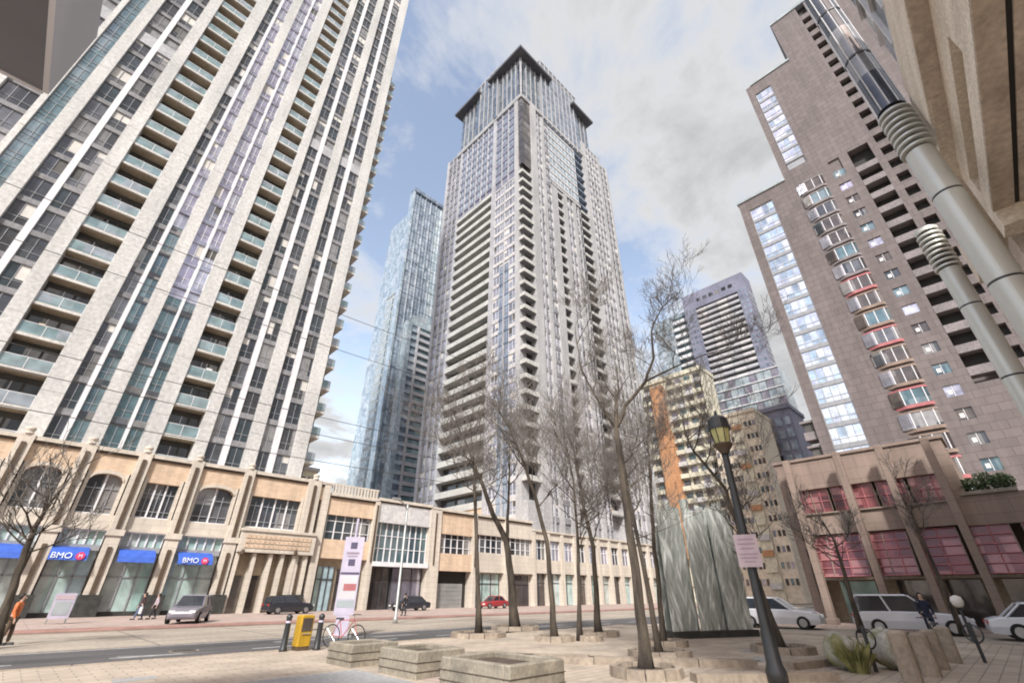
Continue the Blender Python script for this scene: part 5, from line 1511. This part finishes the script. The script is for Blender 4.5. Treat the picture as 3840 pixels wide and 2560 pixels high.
# granite bollards, grass pots and hoops at the right
for i, (x, y, h, lab) in enumerate(((14.45, 2.46, 0.95, 'nearest granite bollard at the right, in front of the boulders'), (15.9, 2.3, 0.85, 'granite bollard second from the camera in the right-hand row'), (17.5, 2.3, 0.85, 'granite bollard third from the camera in the right-hand row'), (19.3, 2.2, 0.85, 'granite bollard fourth from the camera, left of the dark bicycle'))):
    m = MB(); m.bev(x - 0.17, x + 0.17, y - 0.17, y + 0.17, 0, h, 'light_slab' if i == 9 else 'kerb_stone', 0.05)
    tag(m.build('granite_bollard'), lab, 'bollard', 'granite bollards in a row')
def boulder(x, y, rx, ry, rz, label, seed):
    br = random.Random(seed)
    m = MB(); N, Mq = 14, 20
    ph = [br.uniform(0, 6.28) for _ in range(6)]
    rings = []
    for a in range(N + 1):
        th = math.pi * (0.02 + 0.96 * a / N)
        r_ = []
        for c in range(Mq):
            f = 2 * math.pi * c / Mq
            k = 1 + 0.09 * math.sin(2 * f + ph[0]) + 0.07 * math.sin(3 * f + ph[1] + 2 * th) + 0.06 * math.sin(5 * f + 3 * th + ph[2]) + 0.05 * math.sin(4 * th + ph[3] + f)
            p = (math.sin(th) * math.cos(f), math.sin(th) * math.sin(f), -math.cos(th))
            r_.append((x + rx * k * p[0], y + ry * k * p[1], max(-0.02, rz * 0.62 + rz * 0.62 * k * p[2])))
        rings.append(r_)
    m.loft(rings, 'boulder')
    o = m.build('boulder', None, True)
    tag(o, label, 'boulder', 'mossy boulders at the right')
boulder(15.75, 3.95, 0.42, 0.45, 0.62, 'mossy pale boulder, leftmost of the boulders at the right', 1)
boulder(16.5, 3.05, 0.5, 0.5, 0.68, 'mossy boulder behind the nearest granite bollard', 2)
boulder(18.2, 2.9, 0.65, 0.5, 0.5, 'low mossy boulder behind the middle granite bollards', 4)
def grass(x, y, r, n, tall, label):
    m = MB()
    for i in range(n):
        a, q = rng.uniform(0, 2 * math.pi), rng.random() ** 0.5 * r
        p = Vector((x + q * math.cos(a), y + q * math.sin(a), 0.0))
        o = Vector((math.cos(a), math.sin(a), 0)) * rng.uniform(0.1, 0.45) * tall
        e_ = p + o + Vector((rng.uniform(-.1, .1), rng.uniform(-.1, .1), tall * rng.uniform(0.35, 1.0)))
        md = p.lerp(e_, 0.55) + Vector((0, 0, tall * 0.2))
        s_ = Vector((-math.sin(a), math.cos(a), 0)) * 0.014
        m.poly([p - s_, p + s_, md + s_ * .8, e_, md - s_ * .8], 'grass_yellow')
    tag(m.build('grass_clump'), label, 'plant', 'grass clumps between the boulders')
grass(15.3, 3.6, 0.22, 160, 0.75, 'yellow-green grass clump in front of the leftmost mossy boulder')
grass(17.2, 2.75, 0.3, 200, 0.85, 'olive grass clump between the two right-hand boulders')
for x, y, lab in ((15.75, 3.35, 'black hoop bicycle rack between the two nearest boulders'), (19.9, 1.6, 'black hoop bicycle rack beside the dark bicycle')):
    t = thing('bike_rack', lab, 'bike rack', (x, y, 0), 'post and ring bike racks')
    m = MB(); m.tube([(x, y, 0), (x, y, 0.95)], 0.045, 'black_metal', 10); m.build('post', t)
    m = MB(); m.tube([(x + 0.22 * math.cos(2 * math.pi * j / 18) * 0.35, y + 0.22 * math.cos(2 * math.pi * j / 18) * 0.94, 0.68 + 0.22 * math.sin(2 * math.pi * j / 18)) for j in range(19)], 0.02, 'black_metal', 6, False); m.build('ring', t)
t = thing('globe_lamp', 'white globe on a short post before the pink podium columns', 'lamp', (30, 2.5, 0))
m = MB(); m.lathe(30, 2.5, [(0.1, -0.1), (0.06, 0.1), (0.055, 1.05), (0.12, 1.12)], 'black_metal', 12); m.build('post', t)
m = MB(); m.lathe(30, 2.5, [(0.08, 1.13), (0.19, 1.22), (0.235, 1.38), (0.19, 1.54), (0.04, 1.61)], 'globe_white', 18); m.build('globe', t, True)
t = thing('sandwich_board', 'small white sandwich board with pink header on the bank sidewalk', 'sign', (2.8, 43.5, 0.02))
m = MB(); m.box(2.3, 3.3, 43.3, 43.36, 0.3, 1.7, 'sign_white'); m.box(2.3, 3.3, 43.6, 43.66, 0.3, 1.7, 'sign_white'); m.build('board', t)
m = MB(); m.box(2.35, 3.25, 43.285, 43.299, 1.35, 1.6, 'sign_pink'); m.build('header', t)
m = MB(); m.box(2.4, 3.2, 43.285, 43.299, 0.5, 1.25, 'slate_wall'); m.build('picture', t)
m = MB()
for x in (2.33, 3.23):
    m.box(x, x + 0.05, 43.2, 43.25, 0.02, 0.32, 'steel_grey'); m.box(x, x + 0.05, 43.7, 43.75, 0.02, 0.32, 'steel_grey')
m.build('legs', t)

# ================================================================== vehicles
def car(name, label, cat, loc, rz, paint, L=4.5, W=1.8, H=1.46, suv=False, group=None):
    t = thing(name, label, cat, (0, 0, 0), group)
    hw = W / 2; zb = 0.24; belt = 0.98 if suv else 0.88; hood = belt - (0.04 if suv else 0.1)
    st = [(-L / 2, 0.80, zb + .14, belt - .28), (-L / 2 + .06, 0.92, zb + .03, belt - .1), (-L / 2 + .4, 0.99, zb, belt), (-L * .12, 1.0, zb, belt + .02), (L * .14, 1.0, zb, belt), (L * .24, .99, zb, hood), (L / 2 - .35, .95, zb, hood - .08), (L / 2 - .06, .84, zb + .05, hood - .26), (L / 2, .7, zb + .16, hood - .38)]
    m = MB()
    rings = []
    for x, f, z0, z1 in st:
        w = hw * f
        rings.append([(x, -w * .93, z0), (x, -w, z0 + (z1 - z0) * .45), (x, -w * .97, z1 - .06), (x, -w * .88, z1), (x, w * .88, z1), (x, w * .97, z1 - .06), (x, w, z0 + (z1 - z0) * .45), (x, w * .93, z0)])
    m.loft(rings, paint); m.build('body', t)
    r0, r1 = (-L / 2 + .12, L * .2) if suv else (-L * .36, L * .2)
    t0, t1 = (-L / 2 + .3, L * .03) if suv else (-L * .22, L * .02)
    m = MB()
    lo = [(r0, -hw * .87), (r1, -hw * .87), (r1, hw * .87), (r0, hw * .87)]; hi = [(t0, -hw * .72), (t1, -hw * .72), (t1, hw * .72), (t0, hw * .72)]
    m.hexa([(x, y, belt - .03) for x, y in lo] + [(x, y, H - .06) for x, y in hi], 'car_glass'); m.build('window', t)
    m = MB()
    m.hexa([(t0 - .04, -hw * .74, H - .075), (t1 + .05, -hw * .74, H - .075), (t1 + .05, hw * .74, H - .075), (t0 - .04, hw * .74, H - .075), (t0 + .12, -hw * .62, H), (t1 - .1, -hw * .62, H), (t1 - .1, hw * .62, H), (t0 + .12, hw * .62, H)], paint)
    for sg in (-1, 1):
        for (a, c) in (((r0, hw * .875 * sg, belt - .03), (t0, hw * .73 * sg, H - .06)), ((r1, hw * .875 * sg, belt - .03), (t1, hw * .73 * sg, H - .06)), (((r0 + r1) / 2 - .1, hw * .88 * sg, belt - .03), ((t0 + t1) / 2, hw * .735 * sg, H - .06))):
            m.tube([a, c], 0.045, paint, 5)
    m.build('roof', t)
    for x in (-L * .3, L * .31):
        for sg in (-1, 1):
            m = MB(); m.lathe(0, 0, [(.3, -.1), (.33, -.07), (.33, .07), (.3, .1)], 'tyre', 20)
            M2 = Matrix.Translation((x, sg * (hw - .08), .33)) @ Matrix.Rotation(R(90), 4, 'X')
            m.xf(M2); o = m.build('wheel', t)
            m = MB(); m.lathe(0, 0, [(.2, -.115), (.21, -.1), (.21, .1), (.2, .115)], 'rim', 14); m.xf(M2); m.build('rim', o)
    for sg in (-1, 1):
        m = MB(); m.box(L / 2 - .13, L / 2 - .02, sg * hw * .62 - .16, sg * hw * .62 + .16, hood - .33, hood - .2, 'head_lamp'); m.build('headlight', t)
        m = MB(); m.box(-L / 2 - .01, -L / 2 + .08, sg * hw * .68 - .12, sg * hw * .68 + .12, belt - .3, belt - .14, 'tail_lamp'); m.build('tail_light', t)
    t.location = loc; t.rotation_euler = (0, 0, rz)
car('parked_car', 'white sport utility vehicle beside the pink podium, behind the person in dark clothes', 'car', (33.3, 4.9, -0.1), R(-75), 'car_white', 4.8, 1.9, 1.75, True)
car('parked_car', 'white sedan in front of the first white vehicle at the right end of the street', 'car', (32.2, -0.3, -0.1), R(-82), 'car_white', 4.6, 1.85, 1.45)
car('parked_car', 'white car parked left of the big lamp post, behind the glass screen corner', 'car', (33.4, 11.2, -0.1), R(-85), 'car_white', 4.6, 1.85, 1.6, True)
car('parked_car', 'grey hatchback facing the camera on the sidewalk side by the bank', 'car', (9.1, 39.6, 0.02), R(-115), 'car_grey', 4.2, 1.8, 1.6, True)
G_ = 'cars parked before the shops across the road'
car('parked_car', 'black car left of the information pillar, before the entrance porch', 'car', (19.6, 50.3, 0.02), R(4), 'car_dark', 4.4, 1.8, 1.5, True, G_)
car('parked_car', 'dark grey car behind the grey steel pole', 'car', (33.2, 50.3, 0.02), R(178), 'car_dark', 4.6, 1.8, 1.45, False, G_)
car('parked_car', 'red car seen between the two leftmost tree trunks', 'car', (46.0, 50.3, 0.02), R(181), 'car_red', 4.4, 1.8, 1.45, False, G_)

# ================================================================== people
def skin(name, verts, edges, mat, root=0, parent=None, M=None):
    me = bpy.data.meshes.new(name + '_base')
    me.from_pydata([v[0] for v in verts], edges, [])
    o = bpy.data.objects.new(name + '_tmp', me); scene.collection.objects.link(o)
    md = o.modifiers.new('s', 'SKIN'); md.use_smooth_shade = True
    o.modifiers.new('u', 'SUBSURF').levels = 1
    sv = me.skin_vertices[0].data
    for i, v in enumerate(verts):
        sv[i].radius = (v[1], v[1] if len(v) < 3 else v[2]); sv[i].use_root = (i == root)
    bpy.context.view_layer.update()
    nm = bpy.data.meshes.new_from_object(o.evaluated_get(bpy.context.evaluated_depsgraph_get()))
    bpy.data.objects.remove(o)
    nm.materials.clear(); nm.materials.append(MATS[mat]); nm.name = name
    if M is not None:
        nm.transform(M)
    r = bpy.data.objects.new(name, nm); scene.collection.objects.link(r); r.parent = parent
    return r
def person(label, loc, rz, coat, legs, stride=0.2, arm=0.12, bag=None, h=1.72, long_coat=False):
    t = thing('person', label, 'person', (0, 0, 0))
    k = h / 1.72; S = Matrix.Scale(k, 4)
    j = dict(pel=(0, 0, .93), spi=(0, 0, 1.12), che=(0.01, 0, 1.3), nck=(0, 0, 1.47), hd0=(.03, 0, 1.53), hd1=(.02, 0, 1.62), hd2=(0, 0, 1.69))
    V, E, ix = [], [], {}
    def add(n, p, r, r2=None, to=None):
        ix[n] = len(V); V.append((p, r, r2 or r))
        if to: E.append((ix[to], ix[n]))
    add('pel', j['pel'], .13, .15); add('spi', j['spi'], .11, .13, 'pel'); add('che', j['che'], .12, .16, 'spi'); add('nck', j['nck'], .055, None, 'che')
    add('hd0', j['hd0'], .07, None, 'nck'); add('hd1', j['hd1'], .095, .085, 'hd0'); add('hd2', j['hd2'], .07, None, 'hd1')
    for sg, sw in ((-1, 1), (1, -1)):
        n = str(sg)
        add('sh' + n, (0, sg * .18, 1.4), .055, None, 'che'); add('el' + n, (-.02 + sw * arm * .5, sg * .24, 1.13), .043, None, 'sh' + n)
        add('wr' + n, (.06 + sw * arm, sg * .25, .9), .03, None, 'el' + n); add('ha' + n, (.08 + sw * arm * 1.1, sg * .25, .8), .034, .02, 'wr' + n)
        for fi, (dx, dy, dz) in enumerate(((.03, 0, -.09), (.01, 0, -.1), (-.01, 0, -.09), (-.03, 0, -.07), (.05, -sg * .01, -.03))):
            add('f%d' % fi + n, (.08 + sw * arm * 1.1 + dx, sg * .25 + dy, .8 + dz), .008, None, 'ha' + n)
        add('hi' + n, (0, sg * .095, .86), .085, None, 'pel'); add('kn' + n, (.03 - sw * stride * .5, sg * .1, .49), .058, None, 'hi' + n)
        add('an' + n, (-sw * stride, sg * .1, .09), .038, None, 'kn' + n); add('to' + n, (-sw * stride + .17, sg * .11, .035), .032, None, 'an' + n)
    skin('body', V, E, 'skin', 0, t, S)
    VC, EC = [], []
    def addc(p, r, r2=None, to=None):
        VC.append((p, r, r2 or r))
        if to is not None: EC.append((to, len(VC) - 1))
        return len(VC) - 1
    a0 = addc((0, 0, .86 if not long_coat else .62), .17, .18); a1 = addc((0, 0, 1.1), .135, .16, a0); a2 = addc(j['che'], .145, .185, a1); a3 = addc((0, 0, 1.45), .08, None, a2)
    for sg, sw in ((-1, 1), (1, -1)):
        q = addc((0, sg * .185, 1.4), .075, None, a2); q = addc((-.02 + sw * arm * .5, sg * .24, 1.13), .06, None, q); addc((.06 + sw * arm, sg * .25, .88), .045, None, q)
    skin('coat', VC, EC, coat, 0, t, S)
    VL, EL = [((0, 0, .93), .14, .16)], []
    for sg, sw in ((-1, 1), (1, -1)):
        b0 = len(VL); VL += [((0, sg * .095, .85), .1), ((.03 - sw * stride * .5, sg * .1, .49), .078), ((-sw * stride, sg * .1, .1), .065)]
        EL += [(0, b0), (b0, b0 + 1), (b0 + 1, b0 + 2)]
    skin('trousers', [(v + (v[1],))[:3] for v in VL], EL, legs, 0, t, S)
    for sg, sw in ((-1, 1), (1, -1)):
        m = MB(); x = -sw * stride
        m.bev(x - .08, x + .22, sg * .105 - .05, sg * .105 + .05, 0.0, .1, 'dark_frame', .03); m.xf(S); m.build('shoe', t)
    m = MB(); m.lathe(-.005, 0, [(.09, 1.56), (.105, 1.62), (.1, 1.69), (.06, 1.74), (.01, 1.755)], 'hair_dark', 12); m.xf(Matrix.Translation((-.03, 0, 0))); m.xf(S); m.build('hair', t, True)
    m = MB()
    for sg in (-1, 1):
        m.box(.108, .115, sg * .033 - .012, sg * .033 + .012, 1.615, 1.628, 'hair_dark')
    m.hexa([(.1, -.014, 1.575), (.13, -.012, 1.575), (.13, .012, 1.575), (.1, .014, 1.575), (.1, -.008, 1.615), (.112, -.006, 1.615), (.112, .006, 1.615), (.1, .008, 1.615)], 'skin')
    m.box(.098, .108, -.025, .025, 1.548, 1.555, 'red_frame'); m.xf(S); m.build('face', t)
    t.location = loc; t.rotation_euler = (0, 0, rz)
    return t
person('person in dark red jacket and jeans walking past the bank with a white bag', (7.45, 46.5, 0.02), R(170), 'cloth_dark', 'cloth_jeans', 0.24, 0.14)
m = MB(); m.bev(-.08, .08, -.2, .2, 0, .42, 'cloth_white', .04); m.tube([(0, -.12, .42), (0, -.08, .62), (0, .08, .62), (0, .12, .42)], .012, 'cloth_white', 5)
m.xf(Matrix.Translation((7.42, 46.22, 0.4))); tag(m.build('shopping_bag'), 'white bag in the hand of the person in the dark red jacket', 'bag')
person('person in pale top and dark trousers right behind the one in the dark red jacket', (8.35, 46.7, 0.02), R(175), 'sign_pink', 'car_dark', 0.2, 0.1, h=1.66)
person('person in long navy coat standing before the white vehicle at the right', (30.6, 3.8, -0.1), R(200), 'cloth_navy', 'cloth_navy', 0.06, 0.03, h=1.8, long_coat=True)
person('small figure in black on the sidewalk right of the grey steel pole', (25.2, 39.0, 0.02), R(90), 'car_dark', 'car_dark', 0.12, 0.08)
person('person in orange jacket and dark trousers cut by the left edge of the picture', (0.55, 29.0, -0.1), R(-20), 'orange_plastic', 'bronze_strip', 0.1, 0.06, h=1.75)
